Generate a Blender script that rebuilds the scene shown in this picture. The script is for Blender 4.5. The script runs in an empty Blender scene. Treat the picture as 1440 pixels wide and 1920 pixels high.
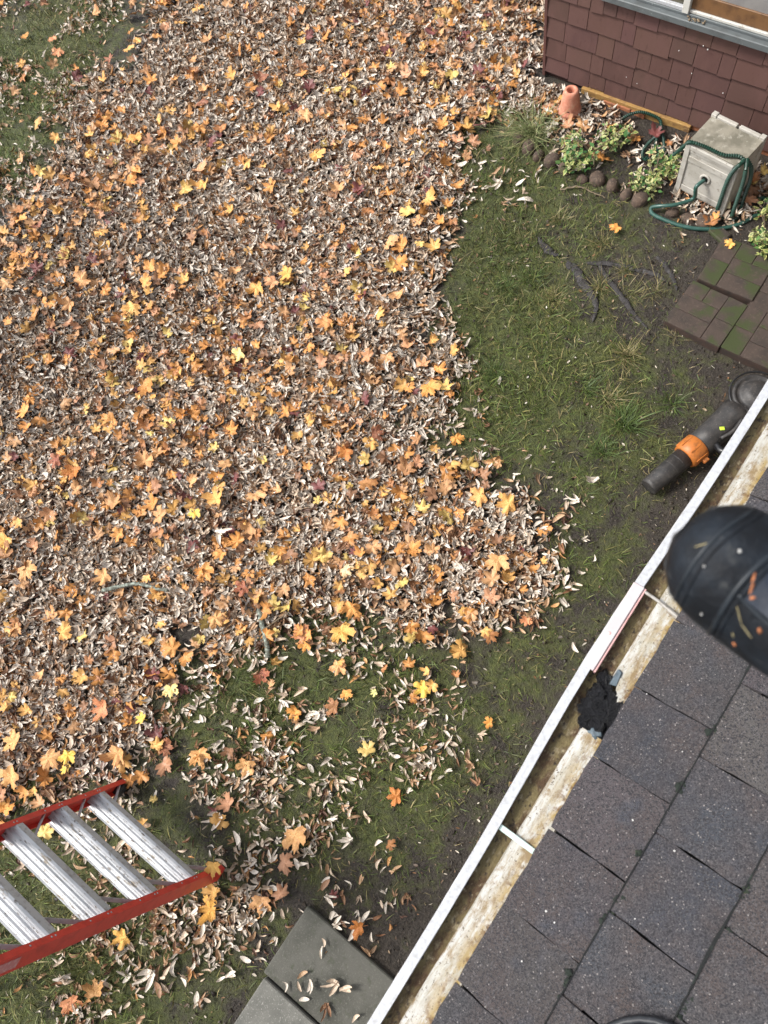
import bpy, bmesh, math, random
import numpy as np
from mathutils import Matrix, Vector, noise as mnoise
random.seed(7); rng = np.random.default_rng(11)
S = bpy.context.scene; COL = S.collection
R = math.radians

# ------------------------------------------------------------------ camera, sky, sun, exposure
# metres: X runs along the gutter towards the red shingled wing, Y away from the roof over the lawn, Z up
cam = bpy.data.cameras.new('camera'); co = bpy.data.objects.new('camera', cam); COL.objects.link(co)
m = Matrix([[0.572115, 0.797024, -0.193486], [-0.804331, 0.499086, -0.322436], [-0.160423, 0.340098, 0.926606]]).to_4x4(); m.translation = (0, 0, 4.2); co.matrix_world = m
cam.sensor_fit = 'AUTO'; cam.sensor_width = 36; cam.lens = 27.075; cam.clip_start = 0.05; cam.clip_end = 500
cam.dof.use_dof = True; cam.dof.focus_distance = 3.0; cam.dof.aperture_fstop = 5.6
S.camera = co
SUN_EL, SUN_V = 50, Vector((-0.55, 0.83, 0))
w = bpy.data.worlds.new('World'); S.world = w; w.use_nodes = True
nt = w.node_tree; bg = nt.nodes['Background']; sky = nt.nodes.new('ShaderNodeTexSky')
sky.sky_type = 'NISHITA'; sky.sun_disc = False; sky.sun_elevation = R(SUN_EL)
sky.sun_rotation = math.atan2(SUN_V.x, SUN_V.y); sky.air_density = 1.0; sky.dust_density = 2.5
hs = nt.nodes.new('ShaderNodeHueSaturation'); hs.inputs['Saturation'].default_value = .30
nt.links.new(sky.outputs[0], hs.inputs['Color']); nt.links.new(hs.outputs[0], bg.inputs[0]); bg.inputs[1].default_value = 0.12
sl = bpy.data.lights.new('sun', 'SUN'); sl.energy = 1.6; sl.angle = R(13); sl.color = (1, .96, .90)
so = bpy.data.objects.new('sun', sl); COL.objects.link(so)
sd = (SUN_V.normalized() * math.cos(R(SUN_EL)) + Vector((0, 0, math.sin(R(SUN_EL)))))
so.rotation_euler = sd.to_track_quat('Z', 'Y').to_euler(); so.location = (-4, 6, 8)
S.view_settings.view_transform = 'Standard'; S.view_settings.look = 'None'
S.view_settings.gamma = 1; S.view_settings.use_curve_mapping = False
S.view_settings.exposure = 1.38

# ------------------------------------------------------------------ materials
def nodes(name):
    m = bpy.data.materials.new(name); m.use_nodes = True
    t = m.node_tree; b = t.nodes['Principled BSDF']
    return m, t, b
def coords(t):
    tc = t.nodes.new('ShaderNodeTexCoord'); oi = t.nodes.new('ShaderNodeObjectInfo')
    mul = t.nodes.new('ShaderNodeMath'); mul.operation = 'MULTIPLY'; mul.inputs[1].default_value = 37.0
    t.links.new(oi.outputs['Random'], mul.inputs[0])
    add = t.nodes.new('ShaderNodeVectorMath'); add.operation = 'ADD'
    t.links.new(tc.outputs['Object'], add.inputs[0]); t.links.new(mul.outputs[0], add.inputs[1])
    return add.outputs[0]
def scaled(t, v, sc):
    mp = t.nodes.new('ShaderNodeMapping'); mp.inputs['Scale'].default_value = sc
    t.links.new(v, mp.inputs['Vector']); return mp.outputs[0]
def noise(t, v, scale, detail=4, rough=.6):
    n = t.nodes.new('ShaderNodeTexNoise'); n.inputs['Scale'].default_value = scale
    n.inputs['Detail'].default_value = detail; n.inputs['Roughness'].default_value = rough
    t.links.new(v, n.inputs['Vector']); return n.outputs['Fac']
def ramp(t, f, lo, hi):
    r = t.nodes.new('ShaderNodeMapRange'); r.inputs['From Min'].default_value = lo; r.inputs['From Max'].default_value = hi
    t.links.new(f, r.inputs['Value']); return r.outputs[0]
def mul(t, a, b):
    n = t.nodes.new('ShaderNodeMath'); n.operation = 'MULTIPLY'; t.links.new(a, n.inputs[0])
    if isinstance(b, (int, float)): n.inputs[1].default_value = b
    else: t.links.new(b, n.inputs[1])
    return n.outputs[0]
def mix(t, f, a, b, mode='MIX'):
    n = t.nodes.new('ShaderNodeMix'); n.data_type = 'RGBA'; n.blend_type = mode; n.clamp_factor = True
    if isinstance(f, (int, float)): n.inputs['Factor'].default_value = f
    else: t.links.new(f, n.inputs['Factor'])
    for k, x in ((6, a), (7, b)):
        if isinstance(x, tuple): n.inputs[k].default_value = (*x, 1) if len(x) == 3 else x
        else: t.links.new(x, n.inputs[k])
    return n.outputs[2]
def bump(t, b, h, strength, dist):
    n = t.nodes.new('ShaderNodeBump'); n.inputs['Strength'].default_value = strength; n.inputs['Distance'].default_value = dist
    t.links.new(h, n.inputs['Height']); t.links.new(n.outputs[0], b.inputs['Normal'])
def attr(t, name):
    a = t.nodes.new('ShaderNodeAttribute'); a.attribute_name = name; return a
def mat(name, col, spots=(), rough=.6, metal=0, bm=None, stretch=None, objcol=False, spec=.5):
    """spots: (colour, scale, lo, hi) layers of wear over the base colour"""
    m, t, b = nodes(name); v = coords(t)
    if stretch: v = scaled(t, v, stretch)
    c = col
    if objcol:
        oi = t.nodes.new('ShaderNodeObjectInfo'); c = oi.outputs['Color']
    for (sc, scale, lo, hi) in spots:
        c = mix(t, ramp(t, noise(t, v, scale), lo, hi), c, sc)
    if isinstance(c, tuple): b.inputs['Base Color'].default_value = (*c, 1)
    else: t.links.new(c, b.inputs['Base Color'])
    b.inputs['Roughness'].default_value = rough; b.inputs['Metallic'].default_value = metal
    b.inputs['Specular IOR Level'].default_value = spec
    if bm: bump(t, b, noise(t, v, bm[0], 5, .7), bm[1], bm[2])
    return m
def mat_attr(name, rough=.6, var=(60, .75, 1.2), trans=0):
    m, t, b = nodes(name); v = coords(t); a = attr(t, 'col')
    c = mix(t, ramp(t, noise(t, v, var[0]), .3, .7), a.outputs['Color'], (.75, .7, .66), 'MULTIPLY')
    t.links.new(c, b.inputs['Base Color']); b.inputs['Roughness'].default_value = rough
    b.inputs['Specular IOR Level'].default_value = .35
    return m

M = {}
M['leafcol'] = mat_attr('dry_leaf', .5)
M['grass'] = mat_attr('grass_blade', .55, (200, .8, 1.2))
# a maple leaf: its own colour, browner rim and blotches
def leafmat():
    m, t, b = nodes('maple_leaf'); v = coords(t)
    oi = t.nodes.new('ShaderNodeObjectInfo'); e = attr(t, 'edge')
    c = mix(t, ramp(t, noise(t, v, 38), .45, .8), oi.outputs['Color'], (.42, .15, .03))
    c = mix(t, ramp(t, noise(t, v, 18, 2), .5, .75), c, mix(t, .45, oi.outputs['Color'], (.9, .62, .2)))
    c = mix(t, mul(t, e.outputs['Fac'], ramp(t, noise(t, v, 60), .35, .75)), c, (.3, .11, .04))
    t.links.new(c, b.inputs['Base Color']); b.inputs['Roughness'].default_value = .5
    b.inputs['Specular IOR Level'].default_value = .35
    bump(t, b, noise(t, v, 90, 3), .35, .004)
    return m
M['maple'] = leafmat()
def groundmat():
    m, t, b = nodes('soil'); tc = t.nodes.new('ShaderNodeTexCoord'); v = tc.outputs['Object']
    g = attr(t, 'green'); n1 = noise(t, v, 7, 6, .65); n2 = noise(t, v, 90, 4, .7); n3 = noise(t, v, 30, 5, .7)
    soil = mix(t, ramp(t, n1, .35, .65), (.016, .0115, .008), (.044, .034, .025))
    soil = mix(t, ramp(t, n2, .45, .75), soil, (.085, .070, .055))
    moss = mix(t, ramp(t, n3, .3, .7), (.028, .037, .009), (.092, .102, .022))
    add = t.nodes.new('ShaderNodeMath'); add.operation = 'ADD'
    t.links.new(g.outputs['Fac'], add.inputs[0]); t.links.new(ramp(t, n1, .3, .7), add.inputs[1])
    c = mix(t, ramp(t, add.outputs[0], .72, 1.3), soil, moss)
    t.links.new(c, b.inputs['Base Color']); b.inputs['Roughness'].default_value = .7
    bump(t, b, mix(t, .5, n2, n3), 1.0, .035)
    return m
M['soil'] = groundmat()
def shinglemat(name):
    m, t, b = nodes(name); v = coords(t); oi = t.nodes.new('ShaderNodeObjectInfo')
    big = noise(t, v, 9, 3); c = mix(t, ramp(t, big, .38, .66), oi.outputs['Color'], (.050, .038, .036))
    c = mix(t, ramp(t, noise(t, v, 14, 3), .55, .72), c, (.037, .038, .048))
    vo = t.nodes.new('ShaderNodeTexVoronoi'); vo.inputs['Scale'].default_value = 430; t.links.new(v, vo.inputs['Vector'])
    sep = t.nodes.new('ShaderNodeSeparateColor'); t.links.new(vo.outputs['Color'], sep.inputs[0])
    c = mix(t, ramp(t, sep.outputs[0], .6, 1.0), c, (.078, .072, .074))
    c = mix(t, ramp(t, sep.outputs[1], .70, .78), c, (.018, .017, .020))
    c = mix(t, ramp(t, sep.outputs[2], .985, .995), c, (.22, .20, .19))
    t.links.new(c, b.inputs['Base Color']); b.inputs['Roughness'].default_value = .8
    bump(t, b, mix(t, .5, vo.outputs['Distance'], noise(t, v, 160, 3)), 1.0, .004)
    return m
M['asphalt'] = shinglemat('asphalt_granules')
M['jointdirt'] = mat('joint_dirt', (.006, .007, .007), [((.014, .022, .016), 30, .55, .7)], .95, bm=(300, .8, .004))
M['mosslump'] = mat('roof_moss', (.010, .016, .011), [((.035, .05, .02), 90, .56, .7)], .9, bm=(200, .8, .006))
M['cedar'] = mat('red_brown_paint', (.098, .036, .028), [((.100, .048, .040), 9, .45, .75), ((.055, .022, .018), 40, .6, .8)], .75, bm=(60, .25, .004), stretch=(1, 1, .35), objcol=True)
M['ochre'] = mat('ochre_board_paint', (.30, .17, .05), [((.12, .06, .03), 18, .5, .75), ((.40, .27, .10), 40, .55, .75)], .8, bm=(60, .4, .005))
M['orangebrick'] = mat('orange_brick', (.34, .13, .06), [((.18, .08, .045), 30, .5, .75)], .85, bm=(90, .5, .004))
M['sillmetal'] = mat('grey_sill_paint', (.105, .118, .122), [((.07, .075, .075), 12, .5, .8), ((.33, .35, .34), 70, .66, .74)], .5)
M['white'] = mat('white_aluminium', (.41, .42, .44), [((.31, .31, .31), 90, .46, .72), ((.30, .28, .25), 26, .66, .76)], .4)
M['frame'] = mat('window_frame_paint', (.52, .51, .47), [((.25, .22, .18), 30, .55, .75)], .6)
M['sash'] = mat('brown_sash', (.17, .085, .035), [((.08, .04, .02), 14, .45, .7)], .5)
M['pane'] = mat('dim_glass', (.05, .052, .045), [((.10, .085, .05), 4, .4, .6)], .08)
M['blind'] = mat('grey_screen', (.23, .22, .21), [((.17, .16, .16), 8, .4, .7)], .6)
def gutterpaint(name, base, stain, dirt, lo):
    m, t, b = nodes(name); tc = t.nodes.new('ShaderNodeTexCoord'); v = tc.outputs['Object']
    vs = scaled(t, v, (.16, 1, 1)); y = t.nodes.new('ShaderNodeSeparateXYZ'); t.links.new(v, y.inputs[0])
    c = mix(t, ramp(t, noise(t, vs, 55, 6, .75), lo, lo + .16), base, stain)
    c = mix(t, ramp(t, noise(t, vs, 120, 5, .8), .50, .64), c, (.27, .23, .165))
    edge = ramp(t, y.outputs[1], -.055, -.092)
    n = noise(t, scaled(t, v, (.4, 1, 1)), 42, 5, .7)
    c = mix(t, mul(t, edge, ramp(t, n, .42, .56)), c, (.27, .185, .055))
    c = mix(t, mul(t, edge, ramp(t, noise(t, v, 46, 5, .7), .50, .62)), c, (.12, .06, .018))
    c = mix(t, ramp(t, noise(t, v, 130, 4, .75), .58, .66), c, dirt)
    c = mix(t, ramp(t, noise(t, scaled(t, v, (.5, 1, 1)), 34, 5, .75), .54, .66), c, (.19, .13, .06))
    t.links.new(c, b.inputs['Base Color']); b.inputs['Roughness'].default_value = .6
    bump(t, b, noise(t, vs, 100, 5, .75), .6, .004)
    return m
M['board'] = gutterpaint('flaking_board', (.33, .315, .265), (.44, .435, .41), (.07, .045, .022), .40)
M['floor'] = mat('stained_gutter', (.15, .115, .048), [((.07, .036, .014), 30, .42, .58), ((.30, .25, .15), 60, .56, .7), ((.025, .015, .008), 85, .56, .66)], .55, bm=(90, 1.0, .01), stretch=(.7, 1, 1))
M['pinkwhite'] = mat('pinkish_splice_paint', (.46, .39, .39), [((.50, .47, .46), 20, .4, .7)], .45)
M['pink'] = mat('pink_inner_paint', (.62, .36, .34), [((.45, .25, .22), 40, .55, .7)], .5)
M['mint'] = mat('mint_strap', (.46, .56, .52), [((.34, .38, .34), 50, .6, .75)], .45)
M['spike'] = mat('grey_spike', (.34, .32, .29), [((.2, .18, .15), 50, .5, .7)], .5, metal=.3)
M['tar'] = mat('black_tar', (.010, .010, .012), [((.03, .03, .035), 60, .6, .75)], .28, bm=(110, 1.0, .02))
M['bluegrey'] = mat('bluegrey_caulk', (.09, .12, .14), [((.04, .05, .06), 60, .5, .7)], .6, bm=(80, .6, .005))
M['redglass'] = mat('red_fibreglass', (.54, .045, .032), [((.36, .028, .022), 20, .48, .75), ((.20, .10, .07), 60, .66, .74), ((.47, .09, .06), 120, .66, .74)], .42)
M['alu'] = mat('brushed_aluminium', (.47, .48, .49), [((.33, .34, .35), 14, .42, .68), ((.12, .10, .085), 75, .585, .66), ((.20, .17, .13), 34, .60, .68)], .5, metal=.25, stretch=(1, .35, 1))
M['aludark'] = mat('dull_aluminium', (.42, .44, .45), [((.25, .25, .25), 40, .5, .7)], .5, metal=.3)
M['rubber'] = mat('black_rubber', (.012, .013, .015), [((.03, .03, .03), 30, .5, .8)], .6)
M['boot'] = mat('boot_rubber', (.0035, .0045, .0065), [((.010, .014, .020), 24, .44, .68), ((.035, .036, .036), 48, .60, .74)], .62, bm=(60, .6, .005), spec=.22)
M['bootblue'] = mat('navy_vamp', (.005, .009, .018), [((.012, .019, .032), 20, .5, .75)], .5, bm=(60, .3, .004))
M['bootedge_lit'] = mat('boot_ridge_lit', (.012, .016, .021), [((.004, .006, .008), 40, .5, .7)], .45, spec=.35)  # paler and bluer than the boot: light caught on the ridges, put into the colour
M['trouser'] = mat('dark_trouser', (.02, .022, .028), [((.035, .038, .045), 40, .4, .7)], .9)
M['straw'] = mat('straw_bit', (.30, .25, .13), (), .8)
M['rust'] = mat('rust_leaf_bit', (.34, .12, .045), [((.18, .07, .03), 200, .5, .7)], .8)
M['concrete'] = mat('old_concrete', (.085, .083, .070), [((.050, .050, .040), 5, .42, .62), ((.12, .118, .10), 130, .55, .7), ((.05, .055, .035), 22, .58, .72)], .85, bm=(150, .5, .004))
M['concretel'] = mat('paler_concrete', (.155, .152, .135), [((.10, .10, .088), 6, .42, .65), ((.28, .275, .25), 150, .58, .7)], .85, bm=(150, .5, .004))
M['paver'] = mat('damp_brick_paver', (.052, .036, .028), [((.034, .025, .020), 9, .42, .62), ((.078, .056, .044), 60, .55, .72), ((.032, .042, .010), 5.5, .47, .58)], .8, bm=(130, .6, .005))
M['paverbase'] = mat('paver_body', (.045, .025, .018), [((.025, .018, .014), 20, .4, .65)], .85, bm=(90, .6, .005))
M['log'] = mat('edging_log', (.085, .056, .040), [((.048, .034, .026), 25, .42, .62), ((.17, .125, .09), 60, .55, .7), ((.06, .062, .025), 9, .60, .7)], .9, bm=(60, .8, .008))
M['terra'] = mat('terracotta', (.52, .20, .125), [((.62, .32, .22), 35, .48, .72), ((.30, .12, .08), 60, .62, .75)], .75, bm=(120, .6, .006))
M['darkhole'] = mat('pot_inside', (.16, .06, .045), (), .9)
M['boxwood'] = mat('weathered_box', (.40, .38, .34), [((.30, .28, .24), 14, .45, .7), ((.20, .175, .14), 46, .6, .72)], .7, bm=(70, .4, .004), stretch=(1, .5, 1))
M['boxlid'] = mat('mildewed_lid', (.235, .215, .17), [((.135, .125, .095), 7, .42, .6), ((.33, .31, .26), 26, .56, .7)], .75, bm=(70, .4, .004))
M['boxdark'] = mat('box_joint', (.075, .07, .06), (), .8)
M['hose'] = mat('smooth_green_hose', (.024, .070, .056), [((.048, .115, .098), 20, .5, .75)], .3)
M['hosecoil'] = mat('ribbed_green_hose', (.007, .034, .022), [((.016, .058, .038), 40, .5, .7)], .35)
M['brass'] = mat('pale_fitting', (.60, .52, .30), [((.35, .28, .12), 60, .5, .7)], .4)
M['blowergrey'] = mat('dark_plastic', (.020, .019, .019), [((.046, .041, .038), 24, .42, .70), ((.12, .105, .095), 110, .60, .72)], .55, bm=(120, .3, .003))
M['blowerorange'] = mat('orange_plastic', (.40, .125, .022), [((.20, .07, .016), 45, .50, .70)], .5)
M['blowerblack'] = mat('black_grip', (.012, .012, .013), (), .35)
M['lime'] = mat('lime_tag', (.55, .75, .06), (), .5)
M['root'] = mat('wet_root_bark', (.040, .036, .036), [((.085, .080, .080), 60, .5, .72), ((.018, .015, .013), 30, .5, .7)], .8, bm=(70, 1.0, .012), stretch=(1, 1, 1))
M['lichen'] = mat('lichen_bark', (.12, .125, .10), [((.28, .32, .27), 60, .48, .62), ((.05, .045, .035), 40, .58, .72)], .9, bm=(120, .8, .005))
M['twig'] = mat('dead_twig', (.17, .13, .085), [((.09, .065, .04), 40, .5, .7)], .85)
M['rock'] = mat('pale_rock', (.30, .30, .28), [((.18, .18, .16), 40, .5, .7)], .85, bm=(60, .6, .006))
M['drop'] = mat('white_dropping', (.45, .44, .42), (), .7)
M['siding'] = mat('eave_wall_paint', (.35, .32, .28), [((.25, .22, .19), 10, .5, .7)], .8)
M['wallsheath'] = mat('wall_sheathing', (.05, .022, .018), (), .9)
M['label'] = mat('faded_label', (.45, .17, .17), [((.55, .32, .3), 60, .5, .7)], .6)
M['cord'] = mat('black_cord', (.014, .015, .018), [((.05, .05, .055), 40, .6, .75)], .3)

# ------------------------------------------------------------------ object helpers
def mesh(name, verts, faces, m, smooth=False):
    me = bpy.data.meshes.new(name); me.from_pydata([tuple(v) for v in verts], [], faces); me.update()
    if m: me.materials.append(m)
    if smooth:
        for p in me.polygons: p.use_smooth = True
    return me
def obj(name, me, parent=None, loc=None):
    o = bpy.data.objects.new(name, me); COL.objects.link(o)
    if parent: o.parent = parent
    if loc is not None: o.location = loc
    return o
def thing(name, label, cat, loc=(0, 0, 0), group=None, rz=0):
    o = bpy.data.objects.new(name, None); COL.objects.link(o); o.location = loc; o.rotation_euler = (0, 0, rz)
    o.empty_display_size = .05
    return tag(o, label, cat, group)
def tag(o, label, cat, group=None):
    o['label'] = label; o['category'] = cat; o['kind'] = 'thing'
    if group: o['group'] = group
    return o
def struct(o): o['kind'] = 'structure'; return o
def stuff(o): o['kind'] = 'stuff'; return o
def box(name, lo, hi, m, parent=None, bev=.003, xf=None, jit=0):
    """a box between two corners with eased edges"""
    bm = bmesh.new(); bmesh.ops.create_cube(bm, size=1)
    lo, hi = Vector(lo), Vector(hi); c, s = (lo + hi) / 2, hi - lo
    for v in bm.verts:
        v.co = Vector((v.co.x * s.x, v.co.y * s.y, v.co.z * s.z)) + c
        if jit: v.co += Vector([random.uniform(-jit, jit) for _ in range(3)])
    if bev: bmesh.ops.bevel(bm, geom=bm.edges[:], offset=bev, segments=1, affect='EDGES')
    if xf: bmesh.ops.transform(bm, matrix=xf, verts=bm.verts)
    me = bpy.data.meshes.new(name); bm.to_mesh(me); bm.free(); me.materials.append(m)
    return obj(name, me, parent)
def smooth_path(pts, n):
    """Catmull-Rom through pts"""
    P = [Vector(p) for p in pts]; P = [P[0] * 2 - P[1]] + P + [P[-1] * 2 - P[-2]]; out = []
    for i in range(1, len(P) - 2):
        for k in range(n):
            t = k / n; a, b, c, d = P[i-1], P[i], P[i+1], P[i+2]
            out.append(.5 * ((2*b) + (c-a)*t + (2*a-5*b+4*c-d)*t*t + (3*b-a-3*c+d)*t**3))
    out.append(P[-2]); return out
def tube_data(path, rad, sides=8, ribs=None, flat=1.0, rnd=0):
    n = len(path); V, F = [], []; up = Vector((0, 0, 1)); prev = None
    for i, p in enumerate(path):
        d = (path[min(i+1, n-1)] - path[max(i-1, 0)]).normalized()
        if prev is None:
            a = d.cross(up); a = a.normalized() if a.length > 1e-3 else Vector((1, 0, 0))
        else: a = (prev - d * prev.dot(d)).normalized()
        prev = a; b = d.cross(a)
        r = rad(i / (n - 1)) if callable(rad) else rad
        if ribs: r *= 1 + (ribs if i % 2 else -ribs)
        for k in range(sides):
            q = 2 * math.pi * k / sides; rr = r * (1 + (random.uniform(-rnd, rnd) if rnd else 0))
            V.append(p + a * math.cos(q) * rr + b * math.sin(q) * rr * flat)
    for i in range(n - 1):
        for k in range(sides):
            k2 = (k + 1) % sides
            F.append((i*sides + k, i*sides + k2, (i+1)*sides + k2, (i+1)*sides + k))
    F.append(tuple(reversed(range(sides)))); F.append(tuple(range((n-1)*sides, n*sides)))
    return V, F
def tube(name, path, rad, m, parent=None, sides=8, ribs=None, flat=1.0, smooth=True, rnd=0):
    path = [Vector(p) for p in path]
    V, F = tube_data(path, rad, sides, ribs, flat, rnd); return obj(name, mesh(name, V, F, m, smooth), parent)
def lathe(name, prof, m, parent=None, sides=24, loc=None, cap=True):
    V, F = [], []
    for (r, z) in prof:
        for k in range(sides):
            q = 2 * math.pi * k / sides; V.append((r * math.cos(q), r * math.sin(q), z))
    for i in range(len(prof) - 1):
        for k in range(sides):
            k2 = (k + 1) % sides; F.append((i*sides + k, i*sides + k2, (i+1)*sides + k2, (i+1)*sides + k))
    if cap: F.append(tuple(reversed(range(sides)))); F.append(tuple(range((len(prof)-1)*sides, len(prof)*sides)))
    return obj(name, mesh(name, V, F, m, True), parent, loc)
def lump_data(c, r, seed, n=2, squash=.6, amp=.35, fr=1.6):
    bm = bmesh.new(); bmesh.ops.create_icosphere(bm, subdivisions=n, radius=1)
    V = []; F = []
    for v in bm.verts:
        k = 1 + amp * mnoise.noise(v.co * fr + Vector((seed * 7.1, seed * 3.3, seed)))
        V.append(Vector((c[0] + v.co.x * r * k, c[1] + v.co.y * r * k, c[2] + v.co.z * r * k * squash)))
    for f in bm.faces: F.append(tuple(v.index for v in f.verts))
    bm.free(); return V, F
def join(parts):
    V, F = [], []
    for v, f in parts:
        o = len(V); V += v; F += [tuple(i + o for i in q) for q in f]
    return V, F
def big(name, V, F, C, m):
    """one mesh from numpy vertices, triangles and per-vertex colours"""
    me = bpy.data.meshes.new(name); nv, nf = len(V), len(F)
    me.vertices.add(nv); me.vertices.foreach_set('co', V.astype(np.float32).ravel())
    me.loops.add(nf * 3); me.loops.foreach_set('vertex_index', F.astype(np.int32).ravel())
    me.polygons.add(nf); me.polygons.foreach_set('loop_start', np.arange(0, nf * 3, 3, dtype=np.int32))
    me.update(calc_edges=True); me.validate()
    a = me.attributes.new('col', 'FLOAT_COLOR', 'POINT')
    a.data.foreach_set('color', np.hstack([C, np.ones((nv, 1))]).astype(np.float32).ravel())
    me.materials.append(m); return obj(name, me)
def scatter(variants, pick, M3, T, cols, shade=None):
    """variants: list of (verts, tris); pick: which one for each instance; M3: (n,3,3); T: (n,3)"""
    Vs, Fs, Cs = [], [], []; off = 0
    for k, var in enumerate(variants):
        idx = np.where(pick == k)[0]
        if not len(idx): continue
        v, f = var[0], var[1]; sh = var[2] if len(var) > 2 else np.ones(len(v))
        W = np.einsum('nij,vj->nvi', M3[idx], v) + T[idx][:, None, :]
        C = cols[idx][:, None, :] * sh[None, :, None]
        n = len(idx); FF = f[None] + (np.arange(n) * len(v))[:, None, None] + off
        Vs.append(W.reshape(-1, 3)); Fs.append(FF.reshape(-1, 3)); Cs.append(C.reshape(-1, 3)); off += n * len(v)
    return np.vstack(Vs), np.vstack(Fs), np.vstack(Cs)
def rots(rz, rx, ry, s):
    n = len(rz); c, q = np.cos, np.sin; A = np.zeros((n, 3, 3)); B = A.copy(); C = A.copy()
    A[:,0,0]=c(rz);A[:,0,1]=-q(rz);A[:,1,0]=q(rz);A[:,1,1]=c(rz);A[:,2,2]=1
    B[:,1,1]=c(rx);B[:,1,2]=-q(rx);B[:,2,1]=q(rx);B[:,2,2]=c(rx);B[:,0,0]=1
    C[:,0,0]=c(ry);C[:,0,2]=q(ry);C[:,2,0]=-q(ry);C[:,2,2]=c(ry);C[:,1,1]=1
    return np.einsum('nij,njk,nkl->nil', A, B, C) * np.asarray(s)[:, None, None]

# ------------------------------------------------------------------ maps of the yard (15 cm cells): how thick the leaves lie, how much grass
X0, Y0, CELL, NX, NY = -2.8, -.8, .15, 61, 56
def grid(s): return np.array([int(c) for c in s], float).reshape(NY, NX) / 9
LEAF = grid(('1111000000000000000000000000000000000000000000003655531000000'
 '1111100000000000000000000000000000000000000000015655520000000'
 '1111111000000000000000000000000000000000000000036555310000000'
 '1111111100000000000000000000000000000000000000256555200000000'
 '1111111110000000000000000000000000000000000000365553100000000'
 '2111111111100000000000000000000000000000000002565552000000000'
 '2211111111132111000000000000000000000000000004655541000000000'
 '2221111111135332111000000000000000000000000025655520000000000'
 '3222211111123322112110111222000000000000000046555410000000000'
 '3332221112234331113333335675310000000000000256555200000000000'
 '2333222122344332233445679999620000000000001465554100000000000'
 '1233322234443333433346888999830000000000002565552000000000000'
 '1123332334443334443346789999731000000000003655541000000000000'
 '1112332334344433332346789998730000000000012455630000000000000'
 '1111222232344432223447899998621000000000001456520000000000000'
 '1111112323445432234479999998532100000000001456300000000000000'
 '1111111223344322346799999998676310000000001356410000000000000'
 '1111111233455434569999999998898740000000111356630000000000000'
 '1111111234567767789999999999999875211111112456630000000000000'
 '1111112335689999999999999999999988742211111356652000000000000'
 '1111123456899999999999999999999999886432221246763000000000000'
 '1111134568999999999999999999999999999864332456862000000000000'
 '1111234689999999999999999999999999999997544688984000000000000'
 '1112345799999999999999999999999999999999866789998520000000000'
 '1113456899999999999999999999999999999999998899999974100000000'
 '1123468999999999999999999999999999999999999999999999630000000'
 '1234579999999999999999999999999999999999999999999999985200000'
 '2345799999999999999999999999999999999999999999999999999741000'
 '3456899999999999999999999999999999999999999999999999999996300'
 '3467999999999999999999999999999999999999999999999999999999852'
 '4579999999999999999999999999999999999999999999999999999999997'
 '5689999999999999999999999999999999999999999999999999999999999'
 '6899999999999999999999999999999999999999999999999999999999999'
 '7999999999999999999999999999999999999999999999999999999999999'
 '8999999999999999999999999999999999999999999999999999999999999'
 '9999999999999999999999999999999999999999999999999999999999999'
 '9999999999999999999999999999999999999999999999999999999999999'
 '9999999999999999999999999999999999999999999999999999999999999'
 '9999999999999999999999999999999999999999999999999999999999999'
 '9999999999999999999999999999998989999999998899999999999999999'
 '9999999999999999999999999998877778888999998889999999999999999'
 '9999999999999999999999999998765556678888888888999999999999999'
 '9999999999999999999999999987654445567877888888899999999999999'
 '9999999999999999999999999887543333445666777888889999999999999'
 '9999999999999999999999999876543233334445567788888899999999999'
 '9999999999999999999999998875432233323234456778888889999999999'
 '9999999999999999999999998765432233222223345677888888999999999'
 '9999999999999999999999988654322333221122234567788888899999999'
 '9999999999999999999999987654322332221122223456778888889999999'
 '9999999999999999999999876543223332211222222345677888888899999'
 '9999999999999999999999876543223322211333222234567778888889999'
 '9999999999999999999998765432233322112343322223445677888888999'
 '9999999999999999999998765432233222112444332222344567788888899'
 '9999999999999999999987654322333221123444433222234456778888889'
 '9999999999999999999987654322332221123444443322223345677888888'
 '9999999999999999999876543223332221234444444332222334567788888'))
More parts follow.
